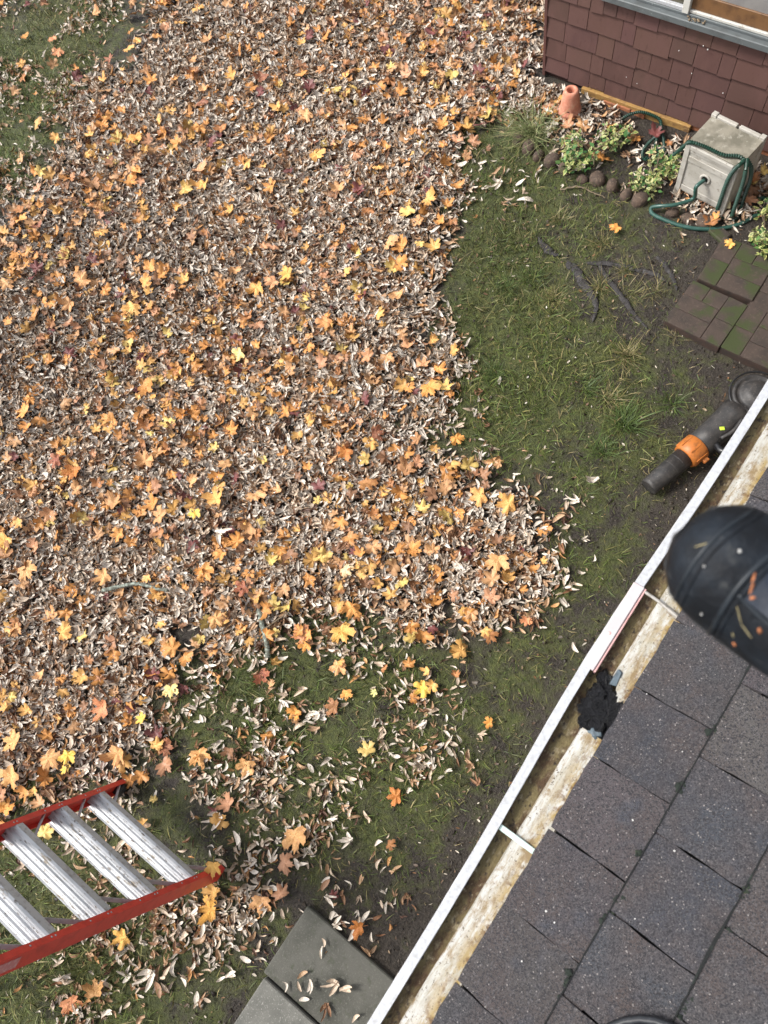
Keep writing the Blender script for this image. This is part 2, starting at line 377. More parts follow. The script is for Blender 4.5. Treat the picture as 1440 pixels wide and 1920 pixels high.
GRASS = grid(('0000000000000000000000000000000000000001000000000000000000000'
 '0000000000000000000000000000000000000011000000000000000000000'
 '1000000000000000000000000000000000000010000000000000000000000'
 '4200000000000000000000000000000000000110000000000000000000000'
 '5420000000000000000000000000000000001100000000000000000000000'
 '6543100000000000000221021002210011001000000000000000000000000'
 '7654310000000012113452233334421122211000000000000000000000000'
 '7765532000000234456554554466543343322100000000000000000000000'
 '7776654201302346786566554455555554433220000000000000000000000'
 '7777665435223357886565342013456665553210000000000000000000000'
 '8777766555333567766665320000356666654321100000000000000000000'
 '8877776654334566666775200000157776764322221000000000000000000'
 '8887777764444556667774200001368888765332332100000000000000000'
 '8888778765544567778764210001369998875433433100000000000000000'
 '8888888766554678887663100001488999987545554200000000000000000'
 '8888898776654578886642000002576899998756654310000000000000000'
 '8888899876654578874321000001433689999875655310000000000000000'
 '8888999876533576641100000001101269999987766300000000000000000'
 '8889999876422233310000000000000135788888886310000000000000000'
 '8889998775310000000000000000000012357778897421000000000000000'
 '8899987654100000000000000000000000123567998631000000000000000'
 '8999976531000000000000000000000000011246888632000000000000000'
 '9999876410000000000000000000000000000114576431000000000000000'
 '9998764200000000000000000000000000000012244221000000000000000'
 '9997653100000000000000000000000000000000111110000000000000000'
 '9987531000000000000000000000000000000000000000000000000000000'
 '9876420000000000000000000000000000000000000000000000000000000'
 '8765200000000000000000000000000000000000000000000000000000000'
 '7653100000000000000000000000000000000000000000000000000000000'
 '7642000000000000000000000000000000000000000000000000000000000'
 '6420000000000000000000000000000000000000000000000000000000000'
 '5310000000000000000000000000000000000000000000000000000000000'
 '3100000000000000000000000000000000000000000000000000000000000'
 '2000000000000000000000000000000000000000000000000000000000000'
 '1000000000000000000000000000000000000000000000000000000000000'
 '0000000000000000000000000000000000000000000000000000000000000'
 '0000000000000000000000000000000000000000000000000000000000000'
 '0000000000000000000000000000000000000000000000000000000000000'
 '0000000000000000000000000000000000000000000000000000000000000'
 '0000000000000000000000000000001010000000000000000000000000000'
 '0000000000000000000000000001122222111000000000000000000000000'
 '0000000000000000000000000001344443321111111000000000000000000'
 '0000000000000000000000000012466665543222111100000000000000000'
 '0000000000000000000000000113578887765444222110000000000000000'
 '0000000000000000000000000124678988877665432211100000000000000'
 '0000000000000000000000001135789988888876653221110000000000000'
 '0000000000000000000000001246789988888887665322111000000000000'
 '0000000000000000000000011357899888999987766542211100000000000'
 '0000000000000000000000012467899889999987776654221110000000000'
 '0000000000000000000000123578998889999877777665432111000000000'
 '0000000000000000000000124678998899998766777776543221110000000'
 '0000000000000000000001235789988899998656677777654322111000000'
 '0000000000000000000001246789988999997655667777766432211100000'
 '0000000000000000000012357899888999986555566777776643221110000'
 '0000000000000000000012467899889999976555556677777664322111000'
 '0000000000000000000123578998889999875555555667777766532211100'))
def look(G, x, y):
    x = np.clip((np.asarray(x) - X0) / CELL, 0, NX - 1.001); y = np.clip((np.asarray(y) - Y0) / CELL, 0, NY - 1.001)
    i, j = x.astype(int), y.astype(int); a, b = x - i, y - j
    return (G[j, i]*(1-a)*(1-b) + G[j, i+1]*a*(1-b) + G[j+1, i]*(1-a)*b + G[j+1, i+1]*a*b)
def waves(x, y, f, seed):
    r = np.random.default_rng(seed); v = 0
    for k in range(7):
        a = r.uniform(0, 2*np.pi); ff = f * r.uniform(.6, 1.7); v = v + np.sin(ff*(x*np.cos(a) + y*np.sin(a)) + r.uniform(0, 6.3))
    return v / 3.7
def hgt(x, y):
    return .012 * waves(x, y, 3.1, 3) + .006 * waves(x, y, 14, 4) + .004 * waves(x, y, 40, 5) - .012

# ------------------------------------------------------------------ ground
fx = np.arange(-3.2, 6.4, .05); fy = np.arange(-1.2, 7.8, .05)
ox = np.array([.2, .6, 1.5, 4, 10, 30, 100])
gx = np.concatenate([fx[0] - ox[::-1], fx, fx[-1] + ox]); gy = np.concatenate([fy[0] - ox[::-1], fy, fy[-1] + ox])
XX, YY = np.meshgrid(gx, gy); inside = (XX > -3.3) & (XX < 6.5) & (YY > -1.3) & (YY < 7.9)
ZZ = np.where(inside, hgt(XX, YY), -.012)
gm = bpy.data.meshes.new('ground'); nv = XX.size; W_ = len(gx)
ii = np.arange(nv).reshape(XX.shape); q = np.stack([ii[:-1,:-1], ii[:-1,1:], ii[1:,1:], ii[1:,:-1]], -1).reshape(-1, 4)
gm.vertices.add(nv); gm.vertices.foreach_set('co', np.stack([XX, YY, ZZ], -1).astype(np.float32).ravel())
gm.loops.add(q.size); gm.loops.foreach_set('vertex_index', q.astype(np.int32).ravel())
gm.polygons.add(len(q)); gm.polygons.foreach_set('loop_start', np.arange(0, q.size, 4, dtype=np.int32))
gm.update(calc_edges=True); gm.validate()
ga = gm.attributes.new('green', 'FLOAT', 'POINT'); ga.data.foreach_set('value', look(GRASS, XX, YY).astype(np.float32).ravel())
gm.materials.append(M['soil'])
for p in gm.polygons: p.use_smooth = True
struct(obj('ground', gm))['label'] = 'dark damp soil and moss of the yard'

# ------------------------------------------------------------------ grass
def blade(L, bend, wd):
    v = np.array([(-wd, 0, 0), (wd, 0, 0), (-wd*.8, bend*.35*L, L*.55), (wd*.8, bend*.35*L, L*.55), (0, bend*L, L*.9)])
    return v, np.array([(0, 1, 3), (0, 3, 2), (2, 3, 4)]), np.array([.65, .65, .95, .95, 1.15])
BL = [blade(1, b, .042) for b in (.25, .5, .8, 1.1, 1.5)]
n = 330000
x = rng.uniform(-2.8, 4.15, n); y = rng.uniform(-.7, 7.4, n)
pr = look(GRASS, x, y) * (.45 + .55 * np.clip(waves(x, y, 9, 21) + .55, 0, 1)); keep = rng.random(n) < pr * .95
x, y = x[keep], y[keep]; n = len(x)
gr = look(GRASS, x, y)
cols = np.array([(.112, .165, .034), (.160, .185, .046), (.225, .205, .072), (.070, .108, .025), (.36, .30, .15)])
pk = np.searchsorted(np.cumsum([.36, .27, .13, .16]), rng.random(n)); lush = np.clip(waves(x, y, 2.2, 33), 0, 1)[:, None]
C = cols[pk] * rng.uniform(.55, 1.35, (n, 1)) * (1 - .25 * lush)
dry = np.clip(waves(x, y, 3.4, 35) * .8 + waves(x, y, 11, 36) * .5, 0, 1)[:, None]
C = C * (1 - dry) + dry * (C * .55 + np.array([(.125, .105, .046)]))
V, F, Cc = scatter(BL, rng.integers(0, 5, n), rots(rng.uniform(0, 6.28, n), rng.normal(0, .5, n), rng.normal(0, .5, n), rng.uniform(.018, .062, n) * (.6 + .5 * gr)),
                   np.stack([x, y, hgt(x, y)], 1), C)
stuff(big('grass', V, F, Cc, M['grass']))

# ------------------------------------------------------------------ leaf shapes
def curled(L, wd, roll, bend, twist, rows=6):
    """one dried lobe rolled into a trough"""
    V = []
    for i in range(rows):
        t = i / (rows - 1); ww = wd * (math.sin(math.pi * (.10 + .84 * t)) ** .8)
        for k in range(4):
            a = (k / 3 - .5) * roll + twist * (t - .5)
            rr = ww / max(roll, .6)
            V.append((rr * math.sin(a) * 1.1 + bend * .45 * L * (t - .5) ** 2 * (1 if twist > 0 else -1), (t - .5) * L, -rr * math.cos(a) + rr + bend * L * (t - .5) ** 2))
    F = []
    for i in range(rows - 1):
        for k in range(3):
            a = i * 4 + k; F += [(a, a+1, a+5), (a, a+5, a+4)]
    return np.array(V), np.array(F)
def hand(ns, seed):
    r = random.Random(seed); parts = []
    for j in range(ns):
        a = (j - (ns-1)/2) * r.uniform(.35, .62); L = r.uniform(.7, 1.0) if j != ns//2 else 1.1
        v, f = curled(L, r.uniform(.26, .40), r.uniform(2, 4.2), r.uniform(-.6, 1.2), r.uniform(-1, 1), 5)
        v = v + np.array([0, L*.45, 0]); el = r.uniform(-.2, .8); c, s = math.cos(el), math.sin(el)
        v = v @ np.array([[1,0,0],[0,c,-s],[0,s,c]]).T; c, s = math.cos(a), math.sin(a)
        v = v @ np.array([[c,-s,0],[s,c,0],[0,0,1]]).T; parts.append((v, f))
    off = 0; VV, FF = [], []
    for v, f in parts: VV.append(v); FF.append(f + off); off += len(v)
    v = np.vstack(VV); v[:, 1] -= .4; return v, np.vstack(FF)
CUR = [curled(1, w_, ro, be, tw) for (w_, ro, be, tw) in ((.36, 2.4, .7, .6), (.38, 3.6, -.5, 1.2), (.36, 1.8, 1.1, -.5), (.36, 4.2, 1.1, 1.5), (.40, 3.0, -.9, -1.0), (.40, 1.3, .5, .3), (.30, 2.2, 1.7, -.8), (.30, 2.8, -1.6, .9))]
CUR += [hand(k, 50 + k + s) for k, s in ((2, 0), (3, 1), (2, 7), (4, 9))]
CUR = [(v, f, .85 + .3 * rng.random(len(v))) for v, f in CUR]
HALF = [(0,1),(.07,.84),(.19,.80),(.17,.66),(.22,.50),(.36,.60),(.47,.74),(.53,.62),(.70,.60),(.64,.46),(.74,.33),(.56,.24),(.46,.14),(.56,.05),(.60,-.04),(.48,-.12),(.44,-.22),(.26,-.20),(.1,-.16),(0,-.10)]
def maple(seed, curl, fold, cup):
    r = random.Random(seed); out = HALF + [(-a, b) for a, b in reversed(HALF[1:-1])]
    out = [(a * r.uniform(.9, 1.08), b * r.uniform(.93, 1.05)) for a, b in out]; n = len(out); c = (0, .14)
    ph = r.uniform(0, 6.28)
    def z(x, y):
        d = math.hypot(x, y - .14); a = math.atan2(x, y - .14)
        return fold * d * math.cos(5 * a) * .22 + curl * d * d * (.35 + .65 * math.sin(a * 2 + ph)) + cup * x * x + .05 * math.sin(7 * x + 5 * y + ph)
    V = [(c[0], c[1], z(*c))]
    for q in (.33, .68, 1.0):
        V += [(c[0] + (a - c[0]) * q, c[1] + (b - c[1]) * q, 0) for a, b in out]
    V = [(a, b, z(a, b)) for a, b, _ in V]; F = []
    for k in range(n): F.append((0, 1 + k, 1 + (k + 1) % n))
    for g in range(2):
        for k in range(n):
            a, b = 1 + g*n + k, 1 + g*n + (k+1) % n; F += [(a, a + n, b + n), (a, b + n, b)]
    e = [0] + [0.0]*n + [.25]*n + [1.0]*n
    s = len(V); rad = .012   # the stalk
    pts = [(0, -.08), (.03, -.3), (.08, -.55)]
    for (a, b) in pts:
        zz = z(0, -.08) - .02; V += [(a - rad, b, zz), (a + rad, b, zz), (a, b, zz + rad * 1.6)]; e += [.3] * 3
    for g in range(2):
        for k in range(3):
            a, b = s + g*3 + k, s + g*3 + (k+1) % 3; F += [(a, b, b + 3), (a, b + 3, a + 3)]
    return np.array(V), np.array(F), np.array(e)
MAP = [maple(i, c, f, u) for i, (c, f, u) in enumerate([(.05, .3, .05), (.25, .5, .2), (-.2, .5, -.1), (.45, .3, .35), (.1, .9, -.25), (-.35, .3, .2), (.6, .6, .6), (.2, .2, .9)])]

# ------------------------------------------------------------------ leaf carpet: the mass of small leaves
PAL = np.array([(.69, .63, .55), (.54, .44, .34), (.42, .27, .16), (.25, .13, .07), (.10, .05, .032), (.50, .27, .11)])
PALW = np.cumsum([.35, .22, .17, .13, .07])
n = 290000
x = rng.uniform(-2.8, 5.6, n); y = rng.uniform(-.5, 7.45, n)
wx, wy = .13 * waves(x, y, 4, 63) + .07 * waves(x, y, 15, 64), .13 * waves(x, y, 4, 65) + .07 * waves(x, y, 15, 66)
dl = look(LEAF, x + wx, y + wy); jit = waves(x, y, 5.0, 61)
pr = np.clip(dl * (1 + .9 * (1 - dl) * (jit + .6 * waves(x, y, 13, 62)) * 2), 0, 1) ** 2.1
keep = (rng.random(n) < pr) & ~((x > 4.12) & (y < 2.46)) & ~((x > -2.07) & (x < -1.03) & (y < .58)); x, y, dl = x[keep], y[keep], dl[keep]; n = len(x)
pk = np.searchsorted(PALW, rng.random(n)); C = PAL[pk] * rng.uniform(.75, 1.18, (n, 1))
# duller browner leaves in drifts
drift = np.clip(waves(x, y, 1.7, 71), 0, 1)[:, None]; C = C * (1 - .18 * drift) 
thick = np.where(dl > .6, .028, .009)
z = hgt(x, y) + .006 + rng.random(n) ** np.where(pk < 2, .8, 1.6) * thick
tilt = np.where(dl > .6, .32, .22)
V, F, Cc = scatter(CUR, rng.integers(0, len(CUR), n), rots(rng.uniform(0, 6.28, n), rng.normal(0, 1, n) * tilt, rng.normal(0, 1, n) * tilt * 1.5, rng.uniform(.026, .069, n) * np.where(dl < .6, .92, 1)),
                   np.stack([x, y, z], 1), C)
lit = stuff(big('leaf_litter', V, F, Cc, M['leafcol'])); lit['label'] = 'thick carpet of curled pale and brown fallen leaves on the lawn'
# the many smaller maple leaves of the carpet
ORC = np.array([(.58, .27, .08), (.63, .36, .115), (.53, .30, .145), (.52, .27, .15), (.67, .49, .16), (.27, .14, .075), (.18, .06, .055), (.42, .19, .075)])
ORW = np.cumsum([.26, .18, .18, .09, .06, .09, .05])
n = 15000
x = rng.uniform(-2.8, 5.4, n); y = rng.uniform(0, 7.45, n); dl = look(LEAF, x, y)
pr = dl ** 2 * np.clip(.5 + .5 * waves(x, y, 2.6, 81), .15, 1); keep = (rng.random(n) < pr * .8) & ~((x > 4.05) & (y < 2.5)) & ~((x > -2.1) & (x < -1.0) & (y < .60))
x, y = x[keep], y[keep]; n = len(x); pk = np.searchsorted(ORW, rng.random(n))
MV = [(v, f, 1 - .35 * e) for v, f, e in MAP]
V, F, Cc = scatter(MV, rng.integers(0, len(MV), n), rots(rng.uniform(0, 6.28, n), rng.normal(0, .33, n), rng.normal(0, .33, n), rng.uniform(.034, .082, n)),
                   np.stack([x, y, hgt(x, y) + .028 + rng.random(n) * .026], 1), ORC[pk] * rng.uniform(.8, 1.2, (n, 1)))
stuff(big('small_maple_leaves', V, F, Cc, M['leafcol']))['label'] = 'small orange and brown maple leaves mixed into the leaf carpet'
# crumbs of leaf, seed wings and grit on the bare soil
n = 30000
x = rng.uniform(-2.6, 4.1, n); y = rng.uniform(-.3, 7.3, n); dl = look(LEAF, x, y)
keep = rng.random(n) < (1 - dl) * (.35 + .65 * np.clip(waves(x, y, 6, 91), 0, 1)); x, y = x[keep], y[keep]; n = len(x)
CR = [curled(1, w_, ro, be, .4, 4) for w_, ro, be in ((.3, 1.5, .3), (.5, .9, .2), (.16, 2, .4))]
CC = np.array([(.50, .45, .37), (.30, .22, .14), (.60, .57, .50), (.22, .12, .06), (.09, .06, .04), (.16, .10, .06), (.05, .04, .03)])
V, F, Cc = scatter(CR, rng.integers(0, 3, n), rots(rng.uniform(0, 6.28, n), rng.normal(0, .2, n), rng.normal(0, .3, n), rng.uniform(.006, .030, n) * rng.uniform(.5, 1, n)),
                   np.stack([x, y, hgt(x, y) + .008], 1), CC[rng.choice(7, n, p=[.10, .12, .05, .18, .20, .15, .20])])
stuff(big('leaf_crumbs', V, F, Cc, M['leafcol']))['label'] = 'scattered pale leaf crumbs and seed wings on soil and grass'

# crumbs of wet soil
n = 26000
x = rng.uniform(-2.0, 4.1, n); y = rng.uniform(-.4, 3.2, n); keep = rng.random(n) < (1 - look(LEAF, x, y)) * (1 - .6 * look(GRASS, x, y)); x, y = x[keep], y[keep]; n = len(x)
TE = np.array([(1, 0, -.5), (-.5, .87, -.5), (-.5, -.87, -.5), (.1, 0, .9), (.3, .5, .5)]); TF = np.array([(0, 4, 3), (0, 1, 4), (1, 3, 4), (1, 2, 3), (2, 0, 3)])
CC = np.array([(.018, .013, .009), (.048, .037, .026), (.09, .075, .058)])
V, F, Cc = scatter([(TE, TF)], np.zeros(n, int), rots(rng.uniform(0, 6.28, n), rng.normal(0, .5, n), rng.normal(0, .5, n), rng.gamma(2.2, .0022, n)), np.stack([x, y, hgt(x, y) + .002], 1), CC[rng.choice(3, n, p=[.5, .38, .12])])
stuff(big('soil_crumbs', V, F, Cc, M['leafcol']))['label'] = 'crumbs of dark wet soil'

# ------------------------------------------------------------------ red shingled wing of the house
house = thing('house', 'dark red shingled house wing with a low window above the flower bed', 'house', (4.2, 0, 0))
HX, HY1, HY0 = .0, 2.40, -.55
wall = box('wall', (.016, HY0, -.05), (4.0, HY1 - .012, 2.75), M['wallsheath'], house, 0)
def wcol(): 
    k = random.uniform(.84, 1.10); return (.086 * k, (.041 + random.uniform(-.002, .003)) * k, (.034 + random.uniform(-.002, .002)) * k, 1)
def wshingle(y0, y1, zb, h, far=False):
    b = zb + random.uniform(-.010, .008); t = .016 + random.uniform(0, .004); k = random.uniform(-.002, .002)
    V = [(-t, y0, b + k), (-t, y1, b - k), (.008, y0, b + k), (.008, y1, b - k), (-.004, y0, zb + h), (-.004, y1, zb + h), (.012, y0, zb + h), (.012, y1, zb + h)]
    F = [(0, 1, 3, 2), (0, 4, 5, 1), (2, 3, 7, 6), (0, 2, 6, 4), (1, 5, 7, 3), (4, 6, 7, 5)]
    return V, F
rowz = [.003, .159, .300, .447, .592]; rowz += [.592 + .147 * k for k in range(1, 15)]
far = []
WY0, WY1, WZ0, WZ1 = -.2, 2.0, .70, 1.95     # the window opening
for r_, zb in enumerate(rowz):
    y = HY1
    if r_ == 0: zb = .034
    while y > HY0 + .02:
        wd = random.choice([.09, .12, .14, .16, .17, .19, .22, .24]); y0 = max(HY0, y - wd); h = .155 if r_ else .13
        top = zb + h
        if r_ == 4: top = min(top, .698)
        if r_ > 4 and y0 < WY1 and y > WY0:
            if y > WY1 + .03: y0 = WY1
            else:
                if zb < WZ1 - .02: y = WY0 if WY0 < y0 else y0; y = min(y, y0); continue
        d = wshingle(y0 + .0018, y - .0018, zb, top - zb)
        if r_ <= 4 and y > .0:
            o = obj('shingle', mesh('shingle', *d, M['cedar']), wall); o.color = wcol()
        else: far.append(d)
        y = y0
o = obj('upper_shingles', mesh('upper_shingles', *join(far), M['cedar']), wall); o.color = (.098, .037, .029, 1); stuff(o)
box('corner_board', (-.018, HY1 - .009, .0), (.07, HY1 + .014, 2.75), M['cedar'], house, .003).color = (.09, .034, .027, 1)
box('base_board', (-.038, 1.28, -.03), (.012, 2.09, .030), M['ochre'], house, .004)
for k in range(3): box('foundation_brick', (-.052, 1.60 + k * .105, -.03), (-.0385, 1.70 + k * .105, .006 + .004 * (k % 2)), M['orangebrick'], house, .003)
box('foundation', (-.006, HY0, -.05), (.012, 1.277, .03), M['orangebrick'], house, 0)
win = obj('window', mesh('window', [(.014, WY0, WZ0), (.014, WY1, WZ0), (.014, WY1, WZ1), (.014, WY0, WZ1)], [(0, 1, 2, 3)], M['wallsheath']), house)
box('sill', (-.055, WY0 - .05, .701), (.014, WY1 + .05, .742), M['sillmetal'], win, .004)
box('sill_step', (-.022, WY0, .7425), (.010, WY1, .760), M['sillmetal'], win, .003)
prt = [lump_data((-.034 + random.gauss(0, .008), 1.40 + random.gauss(0, .03), .748), random.uniform(.004, .010), k, 1, .5, .7) for k in range(16)]
obj('sill_debris', mesh('sill_debris', *join(prt), M['twig'], True), win)
for yy, zz in ((1.05, .695), (1.08, .694), (1.12, .692), (1.33, .60), (1.30, .585), (1.78, .22), (1.70, .20), (1.36, .40), (1.14, .34), (1.47, .52)):
    v, f = lump_data((-.024, yy, zz), random.uniform(.003, .0055), yy * 9, 1, 1, .7); obj('white_speck', mesh('white_speck', v, f, M['drop']), wall)
box('mullion', (-.030, 1.462, .7605), (.010, 1.502, WZ1), M['frame'], win, .003)
box('rail', (-.018, 1.503, .7605), (.006, WY1 - .03, .785), M['white'], win, .003)
box('rail', (-.014, WY0 + .03, .7605), (.006, 1.461, .779), M['frame'], win, .003)
box('sash', (-.004, WY0 + .03, .7795), (.010, 1.461, .87), M['sash'], win, .003)
box('pane', (.004, 1.503, .7855), (.011, WY1 - .03, WZ1 - .03), M['pane'], win, 0)
box('pane', (.004, WY0 + .03, .8705), (.011, 1.461, WZ1 - .03), M['blind'], win, 0)
box('frame', (-.022, WY1 - .03, .7605), (.008, WY1, WZ1), M['frame'], win, .003)
box('frame', (-.022, WY0, .7605), (.008, WY0 + .03, WZ1), M['frame'], win, .003)
box('head', (-.022, WY0 - .03, WZ1), (.012, WY1 + .03, WZ1 + .06), M['frame'], win, .003)
V = [(-.32, HY0, 2.72), (-.32, HY1 + .3, 2.72), (4.3, HY1 + .3, 2.72), (4.3, HY0, 2.72), (-.32, HY0, 2.80), (-.32, HY1 + .3, 2.80), (4.3, HY1 + .3, 2.80), (4.3, HY0, 2.80), (2, HY0, 3.7), (2, HY1 + .3, 3.7)]
F = [(0, 1, 2, 3), (0, 4, 5, 1), (4, 8, 9, 5), (8, 7, 6, 9), (2, 6, 7, 3), (1, 5, 9, 6, 2), (0, 3, 7, 8, 4)]
o = obj('roof', mesh('roof', V, F, M['asphalt']), house); o.color = (.06, .058, .06, 1)

# ------------------------------------------------------------------ low roof: deck, shingles one by one
SLP = R(18); RY, RZ = -.095, 2.315
eave = thing('low_roof', 'low asphalt shingle roof with square tabs and mossy joints', 'roof', (0, RY, RZ))
eave.rotation_euler = (-SLP, 0, 0)          # local: x along the eave, -y up the slope, z off the roof
PX0, PX1, SMAX = -2.6, 4.10, 3.2
box('roof_deck', (PX0, -SMAX, -.045), (PX1, -.012, -.014), M['jointdirt'], eave, 0)
TW, EXP = .186, .188
cuts = {0: -.203, 1: -.082, 2: .026, 3: -.14}
palr = [(.036, .040, .050), (.049, .044, .043), (.050, .041, .045), (.043, .043, .047), (.054, .049, .046), (.040, .042, .050)]
def tab(u0, u1, s0, seed, w0=0):
    """one tab: lower edge at s0, ragged edges, tucked under the course above"""
    r = random.Random(seed); L = EXP + .045; nU, nS = 7, 7
    V = []
    for j in range(nS):
        for i in range(nU):
            a, b = i / (nU-1), j / (nS-1)
            u = u0 + (u1 - u0) * a; s = s0 + L * b
            if i in (0, nU-1): u += r.uniform(-.0022, .0022)
            if j == 0: s += r.uniform(-.0022, .0022)
            zz = .0075 * (1 - b) + .0012 * r.uniform(-1, 1) + (-.0012 if j == 0 or i in (0, nU-1) else 0)
            V.append((u, -s, zz + w0 * (1 - b) * (a - .5)))
    n = len(V); F = []
    for j in range(nS-1):
        for i in range(nU-1):
            k = j*nU + i; F.append((k, k + nU, k + nU + 1, k + 1))
    rim = [i for i in range(nU)] + [j*nU + nU-1 for j in range(1, nS)] + [(nS-1)*nU + i for i in range(nU-2, -1, -1)] + [j*nU for j in range(nS-2, 0, -1)]
    V += [(V[k][0], V[k][1], V[k][2] - .0068) for k in rim]; q = len(rim)
    for k in range(q): F.append((rim[k], rim[(k+1) % q], n + (k+1) % q, n + k))
    return V, F
farT = []
for c in range(16):
    s0 = .0 + c * EXP; first = cuts.get(c, -.2 + .186 * ((c * .37) % 1)); k0 = int((PX0 - first) / TW) - 1
    k = k0
    while first + TW * k < PX1:
        u0, u1 = first + TW * k, first + TW * (k + 1); u0 = max(u0, PX0); u1 = min(u1, PX1); k += 1
        if u1 - u0 < .02: continue
        gp = random.uniform(.0008, .0017)
        d = tab(u0 + gp, u1 - gp, s0, c * 1000 + k, random.uniform(-.003, .003))
        if c < 7 and -1.0 < u0 < 1.9:
            o = obj('shingle', mesh('shingle', *d, M['asphalt']), eave); q_ = random.choice(palr); kk = random.uniform(.8, 1.15)
            o.color = (q_[0]*kk, q_[1]*kk, q_[2]*kk, 1)
            if c == 0 and .1 < u0 < .2: o.color = (.024, .027, .036, 1)
            if c == 1 and -.12 < u0 < .0: o.color = (.031, .034, .044, 1)
        else: farT.append(d)
o = obj('upper_shingles', mesh('upper_shingles', *join(farT), M['asphalt']), eave); o.color = (.058, .055, .056, 1); stuff(o)
# grit and rot packed along the lower edge of every course
for c in range(1, 7):
    V, F = [], []; n_ = 230
    for i in range(n_ + 1):
        u = -1.0 + 2.9 * i / n_; s = c * EXP
        wd = .0006 + .0018 * abs(mnoise.noise(Vector((u * 9, c * 3.1, 0)))) + max(0, mnoise.noise(Vector((u * 5, c * 7.7, 4))) - .16) * .014
        wd += random.uniform(-.0006, .0010)
        V += [(u, -s - .0012, .0092), (u, -s + wd, .0096 - .001), (u, -s + wd + .0006, .004)]
    for i in range(n_):
        for k in range(2): a = i * 3 + k; F.append((a, a + 1, a + 4, a + 3))
    obj('dirt_line', mesh('dirt_line', V, F, M['jointdirt']), eave)
# moss in the joints
for (a, b, n_) in [(-.083, .196, 9), (-.03, .197, 6), (.06, .192, 4), (.02, .386, 7), (.10, .386, 8), (.36, .19, 7), (-.15, .385, 5), (-.26, .19, 5), (.30, .384, 4), (.20, .19, 3), (-.13,.384,5)]:
    prt = []
    for k in range(n_): prt.append(lump_data((a + random.gauss(0, .018), -(b + random.gauss(-.004, .0035)), .004), random.uniform(.003, .0075), random.random() * 50, 2, .5, 1.1, 2.2))
    obj('moss_clump', mesh('moss_clump', *join(prt), M['mosslump'], True), eave)
for k in range(15):
    v, f = lump_data((random.uniform(-.45, .75), -random.uniform(.02, .55), .0085), random.uniform(.0010, .0026), k, 1, .35, .8)
    o = obj('dropping', mesh('dropping', v, f, M['drop']), eave)
box('eave_wall', (PX0, -.62, -2.6), (PX1, -.55, -.06), M['siding'], eave, 0, xf=Matrix.Rotation(SLP, 4, 'X'))

# ------------------------------------------------------------------ gutter
gut = thing('rain_gutter', 'white gutter with stained brown trough and flaking board along the roof edge', 'gutter', (0, 0, 0))
GX0, GX1 = -2.6, 4.05
def bow(x): return .019 * math.exp(-((x - .36) / .42) ** 2)
def extrude(name, prof, x0, x1, m, parent, closed=True, seg=1, jit=0, bowed=0):
    V, F = [], []; n = len(prof)
    for i in range(seg + 1):
        xx = x0 + (x1 - x0) * i / seg
        V += [(xx, a + bow(xx) * bowed + (random.uniform(-jit, jit) if jit else 0), b + (random.uniform(-jit, jit) if jit else 0)) for a, b in prof]
    for i in range(seg):
        for k in range(n if closed else n - 1):
            F.append((i*n + k, i*n + (k+1) % n, (i+1)*n + (k+1) % n, (i+1)*n + k))
    if closed: F.append(tuple(range(n))); F.append(tuple(reversed(range(seg*n, seg*n + n))))
    return obj(name, mesh(name, V, F, m), parent)
extrude('lip', [(.012, 2.300), (-.009, 2.300), (-.010, 2.298), (-.010, 2.289), (-.0075, 2.288), (-.0075, 2.294), (.009, 2.294), (.014, 2.297)], GX0, GX1, M['white'], gut, True, 110, .0005, 1)
extrude('front_face', [(.009, 2.2935), (.010, 2.27), (.004, 2.245), (-.006, 2.215), (-.010, 2.2), (-.013, 2.2), (-.009, 2.216), (.002, 2.246), (.0075, 2.27), (.0065, 2.2935)], GX0, GX1, M['white'], gut, True, 110, 0, 1)
extrude('trough', [(.0065, 2.290), (-.002, 2.276), (-.012, 2.268), (-.030, 2.267), (-.110, 2.262), (-.110, 2.215), (-.008, 2.215)], GX0, GX1, M['floor'], gut, True, 160, .0012, 1)
# the weathered board runs along the back of the trough, broken where the black patch sits
bprof = [(-.042, 2.276), (-.045, 2.281), (-.062, 2.2835), (-.085, 2.2855), (-.108, 2.288), (-.108, 2.255), (-.042, 2.255)]
extrude('weathered_board', bprof, GX0, .213, M['board'], gut, True, 60, .0009)
extrude('weathered_board', bprof, .352, GX1, M['board'], gut, True, 60, .0009)
# ragged ends of the flaking paint either side of the patch
def flake(pts, z): 
    n = len(pts); return mesh('paint_flake', [(a, b, z) for a, b in pts] + [(a, b, z - .012) for a, b in pts], [tuple(range(n))] + [((k+1) % n, k, n + k, n + (k+1) % n) for k in range(n)], M['board'])
obj('paint_flake', flake([(.36, -.055), (.342, -.060), (.330, -.064), (.325, -.070), (.318, -.069), (.310, -.078), (.304, -.080), (.296, -.090), (.292, -.1), (.298, -.105), (.36, -.106)], 2.2865), gut)
prt = []
for k in range(150):
    u = random.gauss(.288, .032); yy = random.uniform(-.108, -.022)
    if u > .318 and yy < -.06: continue
    if not .215 < u < .350: continue
    prt.append(lump_data((u, yy, 2.268 + random.uniform(0, .014)), random.uniform(.008, .019), k, 2, .6, .8, 2.4))
obj('tar_patch', mesh('tar_patch', *join(prt), M['tar'], True), gut)
v, f = lump_data((.220, -.076, 2.284), .016, 3, 3, .28, .7, 2.0); obj('caulk_smear', mesh('caulk_smear', v, f, M['bluegrey'], True), gut)
box('flashing_strip', (.335, -.058, 2.270), (.375, -.044, 2.2885), M['bluegrey'], gut, .002, jit=.004)
sp = box('splice', (.337, .0015, 2.2885), (.578, .0300, 2.3035), M['pinkwhite'], gut, .002)
box('splice_flange', (.337, -.0045, 2.276), (.578, .0012, 2.2985), M['pink'], sp, .0015)
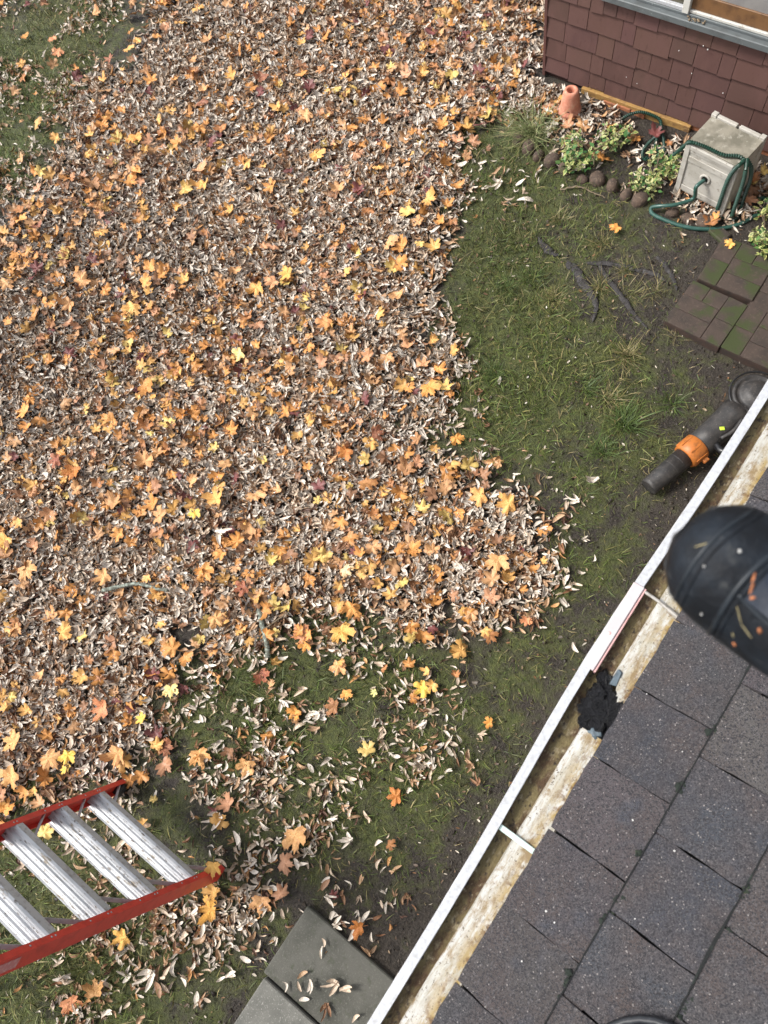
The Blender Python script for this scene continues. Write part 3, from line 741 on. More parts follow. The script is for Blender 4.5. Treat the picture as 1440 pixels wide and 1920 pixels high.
lathe('stain_dot', [(.0001, 2.3034), (.0045, 2.3036), (.004, 2.3041), (.0001, 2.3043)], M['pink'], sp, 10, (.435, .016, 0), False)  # thin flat disc added for a reddish-brown stain on the splice, no hole
tube('gutter_spike', smooth_path([(.572, .008, 2.294), (.568, -.04, 2.295), (.560, -.085, 2.2955), (.556, -.104, 2.296)], 4), lambda t: .0042 + .0018 * (t > .55), M['spike'], gut, 10)
box('strap', (-.087, -.100, 2.2885), (-.074, -.004, 2.2925), M['mint'], gut, .001)
for k in (-1.1, 1.35, 2.4): box('strap', (k, -.100, 2.2885), (k + .013, -.010, 2.2925), M['mint'], gut, .001)

# ------------------------------------------------------------------ stepladder
lad = thing('stepladder', 'red fibreglass stepladder with wide aluminium treads standing on the grass', 'ladder', (-1.157, 1.019, 0))
A_ = .2046; RUN = .0733; DL = Vector((-math.sin(A_), 0, math.cos(A_))); NF = Vector((math.cos(A_), 0, math.sin(A_)))   # rail direction, front normal
YL = .760
def rail(side):
    ys = 0 if side < 0 else YL; inn = 1 if side < 0 else -1
    base = Vector((0, ys, 0)); dv = Vector((DL.x, inn * RUN, DL.z))
    prof = [(0, 0), (.030, 0), (.030, -.004), (.005, -.004), (.005, -.072), (.030, -.072), (.030, -.077), (0, -.077)]
    V, F = [], []
    for L in (0.03, 1.92):
        for (a, b) in prof: V.append(base + dv * L + Vector((0, inn * a, 0)) + NF * b)
    n = len(prof)
    for k in range(n): F.append((k, (k+1) % n, n + (k+1) % n, n + k))
    F += [tuple(range(n)), tuple(reversed(range(n, 2*n)))]
    o = obj('rail', mesh('rail', V, F, M['redglass']), lad)
    bm = bmesh.new(); bm.from_mesh(o.data); bmesh.ops.recalc_face_normals(bm, faces=bm.faces); bm.to_mesh(o.data); bm.free()
    c = base + dv * .05 + NF * -.04
    box('rubber_foot', (c.x - .048, c.y + (.004 if inn > 0 else -.042), 0), (c.x + .030, c.y + (.042 if inn > 0 else -.004), .062), M['rubber'], lad, .006)
    for k in range(8):     # rivet pairs for the treads, single ones for the braces
        L = .2837 + k * .3153
        for (off, q) in ((-.010, 0), (.010, 0), (.115, 1)):
            if L + off > 1.85: continue
            p = base + dv * (L + off) + Vector((0, inn * .016, 0)) + NF * .0004
            V, F = lump_data((0, 0, 0), .0048, k, 1, 1, 0); mt = NF.to_track_quat('Z', 'Y').to_matrix()
            V = [p + mt @ Vector((v.x, v.y, v.z * .5)) for v in V]; obj('rivet', mesh('rivet', V, F, M['aludark'], True), o)
    return base, dv, inn
RA = rail(-1); RB = rail(1)
for k in range(5):
    L = .2837 + k * .3153; c = DL * L + NF * -.004
    y0, y1 = RUN * L + .0055, YL - RUN * L - .0055; zt = c.z + .010
    xs = c.x - .002
    prof = [(xs, zt - .034), (xs + .0035, zt - .034), (xs + .0035, zt - .002), (xs, zt)]
    for i in range(1, 13):
        a = i / 13; prof.append((xs - .086 * a, zt + (.003 if i % 4 in (1, 2) else -.003)))
    prof += [(xs - .086, zt), (xs - .088, zt - .002), (xs - .088, zt - .028), (xs - .085, zt - .028), (xs - .085, zt - .006), (xs - .001, zt - .006)]
    V, F = [], []; n = len(prof)
    for yy in (y0, y1): V += [(a, yy, b) for a, b in prof]
    for i in range(n): F.append((i, (i+1) % n, n + (i+1) % n, n + i))
    o = obj('tread', mesh('tread', V, F, M['alu']), lad)
    ap = [(xs + .0040, zt - .002), (xs + .0135, zt - .036), (xs + .0120, zt - .038), (xs + .0038, zt - .008)]
    V = [(a, yy, b) for yy in (y0 + .026, y1 - .026) for a, b in ap]; F = [(i, (i+1) % 4, 4 + (i+1) % 4, 4 + i) for i in range(4)] + [(3, 2, 1, 0), (4, 5, 6, 7)]
    obj('apron', mesh('apron', V, F, M['aludark']), o)
    for (b, dv, inn) in (RA, RB):
        p0 = b + dv * (L - .20) + Vector((0, inn * .020, 0)) + NF * -.012; p1 = Vector((xs - .010, b.y + inn * (RUN * L + .125), zt - .034))
        d = p1 - p0; mt = d.to_track_quat('Z', 'Y').to_matrix().to_4x4(); mt.translation = p0
        box('brace', (-.009, -.0015, 0), (.009, .0015, d.length), M['aludark'], lad, 0, xf=mt)
topc = DL * 1.93
box('top_cap', (topc.x - .20, RUN * 1.9 - .03, topc.z - .06), (topc.x + .03, YL - RUN * 1.9 + .03, topc.z + .01), M['redglass'], lad, .012)
for s_ in (0, 1):
    yb = .05 if s_ == 0 else YL - .05; yt = RUN * 1.88 + .02 if s_ == 0 else YL - RUN * 1.88 - .02
    tube('rear_rail', [(-1.25, yb, .0), (topc.x - .17, yt, topc.z - .05)], .018, M['redglass'], lad, 6, smooth=False)
for k in range(4):
    t = .12 + k * .2; q = Vector((-1.25, 0, 0)).lerp(Vector((topc.x - .17, 0, topc.z - .05)), t)
    yy = .05 + (RUN * 1.88 - .03) * t; tube('rear_strut', [(q.x, yy, q.z), (q.x, YL - yy, q.z)], .012, M['aludark'], lad, 6, smooth=False)
c = RA[0] + RA[1] * 1.46 + NF * -.036
mt = Matrix.Identity(4); ex = RA[1].normalized(); ez = Vector((0, -1, RUN)).normalized(); ey = ez.cross(ex)
mt = Matrix((ex, ey, ez)).transposed().to_4x4(); mt.translation = c
box('label_plate', (-.07, -.022, .0005), (.07, .022, .0022), M['label'], lad, 0, xf=mt)

# ------------------------------------------------------------------ concrete slabs by the eave
sA = box('concrete_slab', (-1.405, -.30, -.05), (-1.042, .566, .035), M['concrete'], None, .006, jit=.002)
tag(sA, 'mossy dark concrete slab with curled leaves on it, by the gutter', 'slab')
sB = box('concrete_slab', (-2.05, -.30, -.05), (-1.413, .545, .058), M['concretel'], None, .006, jit=.002)
tag(sB, 'paler clean concrete slab at the bottom edge, past the mossy one', 'slab')

# ------------------------------------------------------------------ brick-faced pavers
def paver(cx, cy, rz, z, pat, label, w_=.395, d_=.345):
    t = thing('patio_paver', label, 'paver', (cx, cy, z), 'brick-faced pavers of the small patio', rz)
    box('paver_body', (-w_/2, -d_/2, -.06), (w_/2, d_/2, .036), M['paverbase'], t, .004, jit=.002)
    g = .003
    if pat == 0: cells = [(0, 0, .5, .34), (.5, 0, 1, .34), (0, .34, .34, 1), (.34, .34, .67, 1), (.67, .34, 1, .67), (.67, .67, 1, 1)]
    else: cells = [(0, 0, .33, .66), (.33, 0, .66, .66), (.66, 0, 1, .33), (.66, .33, 1, .66), (0, .66, .5, 1), (.5, .66, 1, 1)]
    for a, b, c, d in cells:
        box('brick', (-w_/2 + a*w_ + g*.6, -d_/2 + b*d_ + g*.6, .030), (-w_/2 + c*w_ - g*.6, -d_/2 + d*d_ - g*.6, .041 + random.uniform(-.001, .001)), M['paver'], t, .003, jit=.0012)
    return t
PV = thing  # (kept short)
pc = [(2.930,0.527), (3.298,0.515), (2.939,0.175), (3.274,0.176)]
paver(*pc[0], -.03, .006, 0, 'mossy brick-faced paver at the patio corner nearest the bare soil', .335, .355)
paver(*pc[1], .02, .012, 1, 'brick-faced paver with an orange leaf on it, below the shrub', .350, .345)
paver(*pc[2], .0, .0, 1, 'lower brick-faced paver without moss, close to the gutter', .345, .355)
paver(*pc[3], .01, .0, 0, 'brick-faced paver at the right edge of the patio behind the mossy two', .345, .345)
eb = box('edging_brick', (-.075, -.04, -.04), (.075, .04, .012), M['paver'], None, .006, jit=.003)
eb.location = (*(3.512,0.746), .01); eb.rotation_euler = (0, 0, 1.2); tag(eb, 'half buried brown edging brick between the green hose and the pavers', 'brick')

# ------------------------------------------------------------------ flower bed: log edging
logs = [(3.607,2.250),(3.575,2.145),(3.544,2.051),(3.544,1.947),(3.536,1.832),(3.506,1.693),(3.542,1.603),(3.531,1.487),(3.514,1.377),(3.513,1.277),(3.517,1.055),(3.529,0.952),(3.541,0.857)]
names = ['first edging log, half hidden in grass at the sedge', 'edging log beside the yellow leaf under the sedge clump', 'dark edging log with a pale leaf over its top', 'edging log fourth along from the sedge', 'edging log just left of the large white leaf',
 'low edging log right of the large white leaf', 'rounded edging log in the middle of the row, before the shrub', 'edging log with a mossy crown, middle of the row', 'wide pale brown edging log left of the second shrub', 'reddish edging log beside the bend of the smooth hose',
 'edging log under the arc of the hose, left of three', 'pale edging log under the arc of the hose, middle of three', 'rightmost edging log under the arc of the hose']
for k, (px, py) in enumerate(logs):
    r = .047 + .008 * math.sin(k * 2.3); V, F = [], []; prof = [(.92, -.04), (1, .03), (.97, .058), (.86, .078), (.62, .092), (.3, .099), (.05, .1)]
    rr = random.Random(k); sides = 14
    for (a, b) in prof:
        for q in range(sides):
            th = 2*math.pi*q/sides; kq = r * a * (1 + .10 * math.sin(2*th + k) + rr.uniform(-.035, .035))
            V.append((kq*math.cos(th), kq*math.sin(th), b * (.75 + .1 * math.sin(k)) + rr.uniform(-.002, .002)))
    for i in range(len(prof)-1):
        for q in range(sides): q2 = (q+1) % sides; F.append((i*sides+q, i*sides+q2, (i+1)*sides+q2, (i+1)*sides+q))
    F.append(tuple(range((len(prof)-1)*sides, len(prof)*sides)))
    o = obj('edging_log', mesh('edging_log', V, F, M['log'], True), None, (px, py, -.022 - .02 * ((k * 5) % 3 == 1) - .01 * (k < 2))); tag(o, names[k], 'edging log', 'round-topped logs edging the flower bed')

# terracotta pot standing upside down
pot = thing('terracotta_pot', 'upside-down terracotta pot with a hole on top by the red wall', 'pot', (*(3.969,2.065), 0))
lathe('body', [(.072, .0), (.076, .004), (.076, .034), (.067, .040), (.065, .065), (.061, .10), (.054, .15), (.050, .17), (.045, .181), (.036, .184), (.030, .183), (.026, .176), (.024, .14)], M['terra'], pot, 28, cap=False)
for k in range(6): 
    z = .055 + k * .02; r = .0655 - (k * .02) * .12
    lathe('ring', [(r - .002, z - .003), (r + .0015, z), (r - .002, z + .003)], M['terra'], pot, 28, cap=False)
lathe('hole', [(.024, .14), (.0001, .139)], M['darkhole'], pot, 16, cap=False)
v, f = lump_data((-.055, -.02, .055), .011, 2, 1, 1, .5); obj('moss_speck', mesh('moss_speck', v, f, M['mosslump'], True), pot)

# ------------------------------------------------------------------ hose box
hb = thing('hose_box', 'weathered grey hose reel box with a round hose hole against the red wall', 'hose box', (3.655, .955, 0), rz=-.13)
BW, BD, BH = .178, .275, .40     # half width (y), depth (x), height
def panel(name, x0, y0, z0, x1, y1, z1, m, par=hb, bev=.003): return box(name, (x0, y0, z0), (x1, y1, z1), m, par, bev)
panel('front_panel', .010, -BW + .02, .03, .022, BW - .02, BH - .012, M['boxwood'])
panel('side_panel', .02, -BW + .006, .03, BD - .01, -BW + .018, BH - .012, M['boxwood'])
panel('side_panel', .02, BW - .018, .03, BD - .01, BW - .006, BH - .012, M['boxwood'])
panel('back_panel', BD - .012, -BW + .02, .03, BD, BW - .02, BH, M['boxwood'])
for (xx, yy) in ((0, -BW), (0, BW - .034), (BD - .034, -BW), (BD - .034, BW - .034)):
    panel('post', xx, yy, 0, xx + .034, yy + .034, BH + (.022 if xx > .1 else -.004), M['boxwood'])
for z0, z1 in ((.345, .388), (.275, .318), (.045, .085)): panel('slat', .0035, -BW + .036, z0, .0098, BW - .036, z1, M['boxwood'])
panel('lid', .012, -BW + .004, BH - .0115, BD - .030, BW - .004, BH + .004, M['boxlid'])
panel('front_rail', -.004, -BW + .0355, BH - .030, .0115, BW - .0355, BH - .002, M['boxwood'])
panel('hinge_bar', BD - .029, -BW + .036, BH - .01, BD - .004, -.008, BH + .016, M['boxwood'])
panel('hinge_bar', BD - .029, .008, BH - .01, BD - .004, BW - .036, BH + .016, M['boxwood'])
gr_ = lathe('grommet', [(.020, 0), (.036, 0), (.037, .006), (.030, .009), (.024, .008), (.020, .003)], M['boxwood'], hb, 22, cap=False)
gr_.rotation_euler = (0, -math.pi/2, 0); gr_.location = (.0098, .002, .205)
hl = lathe('hose_hole', [(.0001, .0005), (.0215, .0005)], M['blowerblack'], hb, 22, cap=False); hl.rotation_euler = (0, -math.pi/2, 0); hl.location = (.0092, .002, .205)
def hb_w(x, y, z): return Matrix.Rotation(-.13, 4, 'Z') @ Vector((x, y, z)) + Vector((3.655, .955, 0))
# smooth green hose: out of the hole, down, round and back under the box
a0 = hb_w(.0, .002, .205)
hp = [a0, a0 + Vector((-.06, .02, -.008)), (*(3.596,0.974), .10), (*(3.515,1.053), .085), (*(3.484,1.124), .07), (*(3.471,1.178), .04), (*(3.449,1.159), .02), (*(3.443,1.089), .015), (*(3.448,0.963), .015), (*(3.478,0.853), .015), (*(3.540,0.743), .014), (*(3.620,0.661), .014), (*(3.736,0.598), .014)]
h1 = tube('garden_hose', smooth_path(hp, 7), .0125, M['hose'], None, 10); tag(h1, 'smooth green garden hose looping from the box hole over the soil', 'hose')
# ribbed coil hose over the lid
def coilhose(name, pts, n, rad, label):
    raw = smooth_path(pts, n); pth = [raw[0]]; acc = 0; step = .0068
    for a, b in zip(raw, raw[1:]):
        d = (b - a).length; s = step - acc
        while s < d: pth.append(a.lerp(b, s / d)); s += step
        acc = d - (s - step)
    return tag(tube(name, pth, rad, M['hosecoil'], None, 9, ribs=.26, smooth=False), label, 'hose')
cp = [(*(3.825,1.412), .03), (*(3.812,1.359), .02), (*(3.831,1.291), .05), (*(3.837,1.234), .12), (*(3.714,1.146), .34), (*(3.674,1.104), .420), (*(3.680,1.017), .42), (*(3.670,0.902), .42), (*(3.696,0.823), .422), (*(3.695,0.784), .412)] + [(3.618,0.773,0.462),(3.621,0.795,0.409),(3.623,0.813,0.336),(3.624,0.819,0.259),(3.624,0.819,0.179),(3.624,0.819,0.097)] + [(*(3.643,0.821), .02), (*(3.610,0.797), .014), (*(3.616,0.758), .014), (*(3.632,0.725), .02)] + [(3.611,0.721,0.133),(3.611,0.723,0.223),(3.612,0.724,0.310),(3.612,0.729,0.383),(3.614,0.739,0.450)] + [(*(3.702,0.766), .41), (*(3.708,0.734), .37), (*(3.742,0.719), .25), (*(3.741,0.715), .12), (*(3.711,0.705), .03), (*(3.650,0.701), .014), (*(3.618,0.727), .014)]
coilhose('coil_hose', cp, 15, .0105, 'ribbed dark green coil hose draped over the lid and front of the hose box')
fit = [(*(3.662,0.763), .055), (*(3.690,0.779), .085)]
tag(tube('hose_fitting', smooth_path(fit, 4), lambda t: .011 if t < .7 else .008, M['brass'], None, 10), 'pale brass hose fitting by the lower right of the hose box', 'fitting')
cp2 = [(*(4.044,1.712), .02), (*(4.099,1.683), .025), (*(4.142,1.627), .03), (*(4.151,1.554), .03), (*(4.134,1.482), .03), (*(4.068,1.430), .02), (*(3.974,1.363), .02), (*(3.912,1.337), .02), (*(3.923,1.397), .02), (*(4.005,1.434), .02), (*(3.955,1.453), .02), (*(3.878,1.457), .02), (*(3.824,1.435), .02), (*(3.805,1.393), .02)]
coilhose('coil_hose', cp2, 14, .010, 'ribbed dark green hose lying in loops between shrub and red wall')
cp3 = [(*(3.788,0.676), .02), (*(3.839,0.649), .02), (*(3.866,0.607), .02), (*(3.859,0.548), .02)]
coilhose('coil_hose', cp3, 14, .010, 'short end of ribbed green hose in leaves right of the hose box')
# leaf mulch heap in front of the box is part of the litter; a few extra leaf things come later

# ------------------------------------------------------------------ variegated shrubs, sedge, tufts
def shrub(cx, cy, rx, ry, h, n, label, seed):
    r = np.random.default_rng(seed); t = thing('variegated_shrub', label, 'shrub', (cx, cy, 0), 'variegated shrubs in the flower bed')
    q = r.normal(0, 1, (n, 3)); q /= np.linalg.norm(q, axis=1)[:, None]; q *= (r.random((n, 1)) ** .4)
    cen = r.uniform(-.75, .75, (7, 2)) * np.array([rx, ry]); ci = r.integers(0, 7, n); hh = r.uniform(.5, 1.15, 7)[ci]
    P = np.stack([cen[ci,0] + q[:,0]*rx*.38, cen[ci,1] + q[:,1]*ry*.38, (q[:,2]*.5 + .55) * h * hh + .012], 1); P0 = np.stack([q[:,0]*rx, q[:,1]*ry, (q[:,2]*.5 + .5) * h * (1.05 - .5*np.hypot(q[:,0], q[:,1])) + .015], 1)
    lf = np.array([(0,0,0), (.32,.4,.08), (0,.5,-.02), (-.32,.4,.08), (0,1.05,-.1), (.17,.75,.03), (-.17,.75,.03), (.2, .16, .03), (-.2, .16, .03)])
    lt = np.array([(0,7,2), (7,1,2), (0,2,8), (8,2,3), (1,5,2), (2,6,3), (2,5,4), (2,4,6)]); sh = np.ones(9)
    outer = np.clip(.25 + .75 * np.linalg.norm(q, axis=1), 0, 1)
    V, F, C = scatter([(lf, lt)], np.zeros(n, int), rots(r.uniform(0, 6.28, n), r.normal(.25, .5, n), r.normal(0, .5, n), r.uniform(.022, .042, n)), P, np.ones((n, 3)))
    edge = np.array([0, 1, 0, 1, 1, 1, 1, 1, 1.])[None] * np.where(r.random(n) < .62, 1, .0)[:, None]
    g = np.array([(.055, .15, .035), (.035, .10, .03), (.10, .20, .05)])[r.integers(0, 3, n)] * r.uniform(.7, 1.2, (n, 1)); cr = np.array([(.50, .50, .18), (.58, .56, .28)])[r.integers(0, 2, n)]
    C = (g[:, None] * (1 - edge[..., None]) + cr[:, None] * edge[..., None]).reshape(-1, 3)
    o = big('foliage', V, F, C, M['grass']); o.parent = t; o['kind'] = 'stuff'
    for k in range(9):
        a = r.uniform(0, 6.28); d = r.uniform(.3, .95)
        tube('stem', smooth_path([(0, 0, 0), (math.cos(a)*rx*d*.5, math.sin(a)*ry*d*.5, h*.55), (math.cos(a)*rx*d, math.sin(a)*ry*d, h*r.uniform(.7, 1.1))], 3), .0022, M['twig'], t, 5)
shrub(*(3.707,1.731), .24, .20, .16, 420, 'tall variegated shrub in mid flower bed between pot and hose', 3)
shrub(*(3.670,1.281), .19, .14, .14, 300, 'low variegated shrub left of the hose box', 4)
shrub(*(3.608,0.493), .18, .15, .16, 360, 'variegated shrub at the right edge above the pavers', 5)
def tuft(name, px, py, r0, L, n, pal, label, seed, cat='grass tuft', group='grass tufts on the bare soil', lean=(0, 0), spread=1.2, wd=.022):
    r = np.random.default_rng(seed); a = r.uniform(0, 6.28, n); n = int(n * 1.7); a = r.uniform(0, 6.28, n); d = r.random(n) * r0 * 1.9; L *= .8; ld = r.uniform(0, 6.28); lean = (lean[0] + .5*math.cos(ld), lean[1] + .5*math.sin(ld)) if group else lean
    P = np.stack([np.cos(a)*d, np.sin(a)*d, np.zeros(n)], 1); var = [blade(1, b, wd) for b in (.5, .9, 1.3, 1.8)]
    rz = a - np.pi/2 + r.normal(0, 1.1, n)
    C = np.array(pal)[r.integers(0, len(pal), n)] * r.uniform(.75, 1.25, (n, 1))
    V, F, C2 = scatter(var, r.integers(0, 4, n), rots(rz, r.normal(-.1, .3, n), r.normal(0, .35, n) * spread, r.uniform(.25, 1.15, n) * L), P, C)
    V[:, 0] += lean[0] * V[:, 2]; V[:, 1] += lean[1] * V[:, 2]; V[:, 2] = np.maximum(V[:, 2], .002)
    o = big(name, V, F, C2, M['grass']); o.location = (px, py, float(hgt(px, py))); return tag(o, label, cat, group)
GRN = [(.075, .13, .03), (.11, .16, .04), (.055, .09, .022)]; STR = [(.26, .22, .10), (.17, .165, .055), (.09, .12, .03), (.32, .27, .14)]; SED = [(.20, .25, .10), (.28, .31, .15), (.12, .17, .06), (.36, .34, .17)]
tuft('sedge_clump', *(3.725,2.191), .08, .18, 380, SED, 'large arching sedge clump left of the terracotta pot', 8, 'sedge', None, (-.5, .5), 1.0, .014)
for k, (p_, L, n_, pal, lab) in enumerate([
    ((3.121,1.328), .09, 60, STR, 'straw-coloured grass tuft just below the lone orange leaf'),
    ((2.838,1.172), .11, 55, STR, 'upright straw tuft right of the thick dark root'),
    ((3.009,1.081), .08, 50, STR, 'thin yellowish tuft on the soil above the root fork'),
    ((2.889,0.973), .08, 55, STR, 'grass tuft between the root and the patio'),
    ((2.969,0.851), .10, 50, STR, 'tall thin tuft with a white bit, left of the mossy paver'),
    ((2.693,1.007), .07, 24, STR, 'sparse yellow tuft low beside the thick root'),
    ((2.487,0.783), .11, 110, STR, 'biggest straw tuft in mid soil, below the patio corner'),
    ((2.174,0.891), .09, 80, GRN, 'green tuft at the soil edge left of the dark moss'),
    ((2.344,0.411), .10, 70, GRN, 'bright green tuft above the blower tube'),
    ((2.076,0.572), .12, 130, GRN, 'large green tuft left of the leaf blower'),
    ((1.855,0.590), .09, 90, GRN, 'green tuft between leaf pile and blower nozzle'),
    ((2.179,0.741), .10, 70, STR, 'leaning straw-green tuft above the large green one'),
    ((3.163,1.656), .09, 60, STR, 'pale tuft in the moss left of the lone orange leaf'),
    ((2.743,0.609), .07, 40, STR, 'dry tuft under the edge of the mossy paver'),
    ((2.691,1.566), .08, 90, GRN, 'soft green tuft on the lawn strip beside the root'),
    ((2.618,1.367), .08, 90, STR, 'olive tuft on the lawn strip left of the thick root'),
    ((2.542,1.671), .07, 120, GRN, 'dense green tuft in the upper lawn strip'),
    ((1.986,1.396), .07, 120, GRN, 'dense green tuft in the lower lawn strip')]):
    tuft('grass_tuft', *p_, .035, L, n_, pal, lab, 100 + k)

# ------------------------------------------------------------------ roots and sticks
def root(pts, rad, label, m='root', cat='root', name='tree_root', z=-.006, group=None, fl=.42, n=9):
    P = [(a, b, z + random.uniform(-.004, .006)) for a, b in pts]; pth = smooth_path(P, n)
    for i, p in enumerate(pth): p += Vector((random.gauss(0, .002), random.gauss(0, .002), random.gauss(0, .002)))
    o = tube(name, pth, rad, M[m], None, 10, flat=fl, rnd=.24); return tag(o, label, cat, group)
root([(2.887,1.444),(2.870,1.364),(2.816,1.295),(2.773,1.209),(2.730,1.147),(2.673,1.106),(2.574,1.078)], lambda t: .032 * (math.sin(math.pi * min(1, .12 + .9 * t)) ** .5) * (1 - .5 * t) + .002, 'thickest dark gnarled root curving through the moss')
root([(2.980,1.712),(2.934,1.636),(2.910,1.575),(2.921,1.503)], lambda t: .003 + .09 * t * (1 - t), 'blue-grey bare root at the edge of the lawn strip')
root([(2.963,1.252),(2.911,1.162),(2.839,1.047),(2.764,0.903),(2.706,0.774)], lambda t: .002 + .016 * math.sin(math.pi * min(1, .1 + .9 * t)) ** .6, 'slender root running from the thick root to the patio')
root([(3.024,1.078),(3.052,1.002),(3.066,0.919),(3.047,0.830)], lambda t: .002 + .016 * math.sin(math.pi * min(1, .1 + .9 * t)) ** .6, 'short dark root above the tuft with the white bit', z=.0)
root([(3.191,0.980),(3.152,0.901),(3.096,0.821),(3.023,0.753)], lambda t: .002 + .016 * math.sin(math.pi * min(1, .1 + .9 * t)) ** .6, 'rough dark root beside the upper paver edge')
root([(2.947,1.333),(2.986,1.242),(3.033,1.138),(3.057,1.060)], lambda t: .002 + .016 * math.sin(math.pi * min(1, .1 + .9 * t)) ** .6, 'low root crossing the soil under the lone orange leaf')
root([(3.357,1.773),(3.434,1.678),(3.435,1.580),(3.425,1.476)], lambda t: .007 - .003 * t, 'thin bare root twig in the moss below the edging logs', 'twig', 'twig', 'dead_twig', .012)
root([(0.018,1.733),(-0.041,1.669),(-0.091,1.605),(-0.143,1.547),(-0.189,1.503)], lambda t: .017 - .004 * t, 'lichen-covered stick lying on the grass at the leaf pile edge', 'lichen', 'stick', 'stick', .035, None, 1.0)
root([(-0.441,2.581),(-0.365,2.512),(-0.287,2.423),(-0.251,2.320),(-0.217,2.238)], lambda t: .012 - .004 * t, 'thin mossy stick lying across the leaf carpet on the left', 'lichen', 'stick', 'stick', .07, None, 1.0)
root([(-0.076,1.617),(-0.002,1.595),(0.085,1.563)], lambda t: .006 - .003 * t, 'small pale twig leaning against the lichen stick', 'twig', 'twig', 'dead_twig', .045, None, 1.0)

# ------------------------------------------------------------------ leaf blower lying on the ground
bl = thing('leaf_blower', 'dark grey leaf blower with orange collar lying on the soil under the gutter', 'leaf blower', (*(2.083,0.172), .075))
B0 = Vector((*(2.083,0.172), .075)); N0 = Vector((*(1.782,0.263), .058)); dirn = (B0 - N0); LN = dirn.length; dirn = dirn.normalized(); q_ = dirn.to_track_quat('Z', 'Y').to_matrix().to_4x4()
def along(name, prof, m, par=bl, sides=28):
    o = lathe(name, prof, m, par, sides); o.data.transform(q_); return o
nz = along('nozzle', [(.040, -LN - .01), (.050, -LN - .01), (.052, -LN + .01), (.0525, -LN + .055), (.054, -LN + .06), (.060, -.05)], M['blowergrey'])
for k in range(4): along('rib', [(.053 + k*.0015, -LN + .10 + k*.05), (.0565 + k*.0015, -LN + .105 + k*.05), (.053 + k*.0015, -LN + .11 + k*.05)], M['blowergrey'], nz)
cl = along('collar', [(.062, -.062), (.072, -.060), (.076, -.02), (.080, .038), (.076, .042), (.062, .042)], M['blowerorange'])
for k in range(7):
    a = k * .9; rr = box('grip_ridge', (.0735, -.004, -.045), (.0805, .004, .03), M['blowerorange'], cl, .001, xf=q_ @ Matrix.Rotation(a, 4, 'Z'))
along('body_tube', [(.066, .0425), (.073, .045), (.076, .11), (.080, .20), (.088, .28), (.094, .33)], M['blowergrey'])
HC = dirn * .45 + Vector((0, 0, .035)); fan = lathe('fan_housing', [(.05, -.10), (.115, -.095), (.130, -.07), (.132, .00), (.124, .026), (.108, .030), (.104, .020), (.075, .028), (.070, .052), (.03, .058)], M['blowergrey'], bl, 32, HC)
tube('guard_ring', [HC + Vector((.140 * math.cos(a), .140 * math.sin(a), .026)) for a in np.linspace(0, 6.28, 36)], .006, M['blowerblack'], fan, 8).location = -HC
side = dirn.cross(Vector((0, 0, 1))).normalized()
hp2 = [dirn * .10 + side * .065 + Vector((0, 0, .03)), dirn * .085 + side * .115 + Vector((0, 0, .05)), dirn * .14 + side * .15 + Vector((0, 0, .06)), dirn * .23 + side * .14 + Vector((0, 0, .06)), dirn * .30 + side * .09 + Vector((0, 0, .05))]
tube('handle', smooth_path(hp2, 6), .018, M['blowerblack'], bl, 10)
tube('trigger_guard', smooth_path([dirn * .13 + side * .06 + Vector((0, 0, .058)), dirn * .20 + side * .075 + Vector((0, 0, .072)), dirn * .28 + side * .06 + Vector((0, 0, .085))], 5), .011, M['blowergrey'], bl, 8)
tg = box('lime_tag', (-.010, -.016, 0), (.010, .012, .003), M['lime'], bl, .001); tg.location = dirn * .165 + side * .025 + Vector((0, 0, .076)); tg.rotation_euler = (.25, -.1, .7)
box('collar_latch', (.075, -.014, -.01), (.100, .014, .025), M['blowerorange'], cl, .004, xf=q_ @ Matrix.Rotation(math.atan2((q_.inverted() @ side).y, (q_.inverted() @ side).x), 4, 'Z'))

# ------------------------------------------------------------------ boot of the person on the roof
bx_ = (-0.109,-0.950,-0.116); BX = Vector(bx_).normalized()        # toe to heel
bn_ = (-0.409,0.078,1.021); BN = Vector(bn_); BN = (BN - BX * BN.dot(BX)).normalized(); BS = BN.cross(BX)
T0 = Vector((0.259,-0.060,3.521)) - BX * .059 - BN * .045
def bpt(xx, yy, zz): return T0 + BX * xx + BS * yy + BN * zz
def halfw(xx):
    if xx < .059: return max(.002, math.sqrt(max(0, .059**2 - (.059 - xx)**2)))
    return .059 - .010 * min(1, max(0, (xx - .12) / .1))
def toph(xx):
    t = min(1, xx / .05); return .012 + .046 * math.sqrt(max(0, 1 - (1 - t)**2)) + .045 * max(0, (xx - .08) / .12) ** 1.5
boot = thing('rubber_boot', 'black rubber boot with leaf bits stuck on it, raised over the roof edge', 'boot', T0)
def bootmesh(name, x0, x1, n, m, grow=0, zlo=-.0, par=None, arc=(0, math.pi)):
    V, F, K = [], [], 21
    for i in range(n + 1):
        xx = x0 + (x1 - x0) * (i / n) ** 1.6 if x0 < .02 else x0 + (x1 - x0) * i / n
        hw, th = halfw(xx) + grow, toph(xx) + grow
        for k in range(K):
            a = arc[0] + (arc[1] - arc[0]) * k / (K - 1); cc, ss = math.cos(a), math.sin(a)
            yy = hw * cc; zz = zlo + (th - zlo) * abs(ss)
            V.append(bpt(xx, yy, zz) - T0)
    for i in range(n):
        for k in range(K - 1): F.append((i*K+k, i*K+k+1, (i+1)*K+k+1, (i+1)*K+k))
        F.append((i*K + K-1, i*K, (i+1)*K, (i+1)*K + K-1))
    F.append(tuple(range(K)))
    return obj(name, mesh(name, V, F, m, True), par or boot)
bootmesh('upper', .0004, .25, 26, M['boot'])
def surf(x, y, lift=0):
    hw, th = halfw(x), toph(x); c = min(1, abs(y) / hw); return bpt(x, y, th * math.sqrt(max(0, 1 - c * c)) + lift) - T0
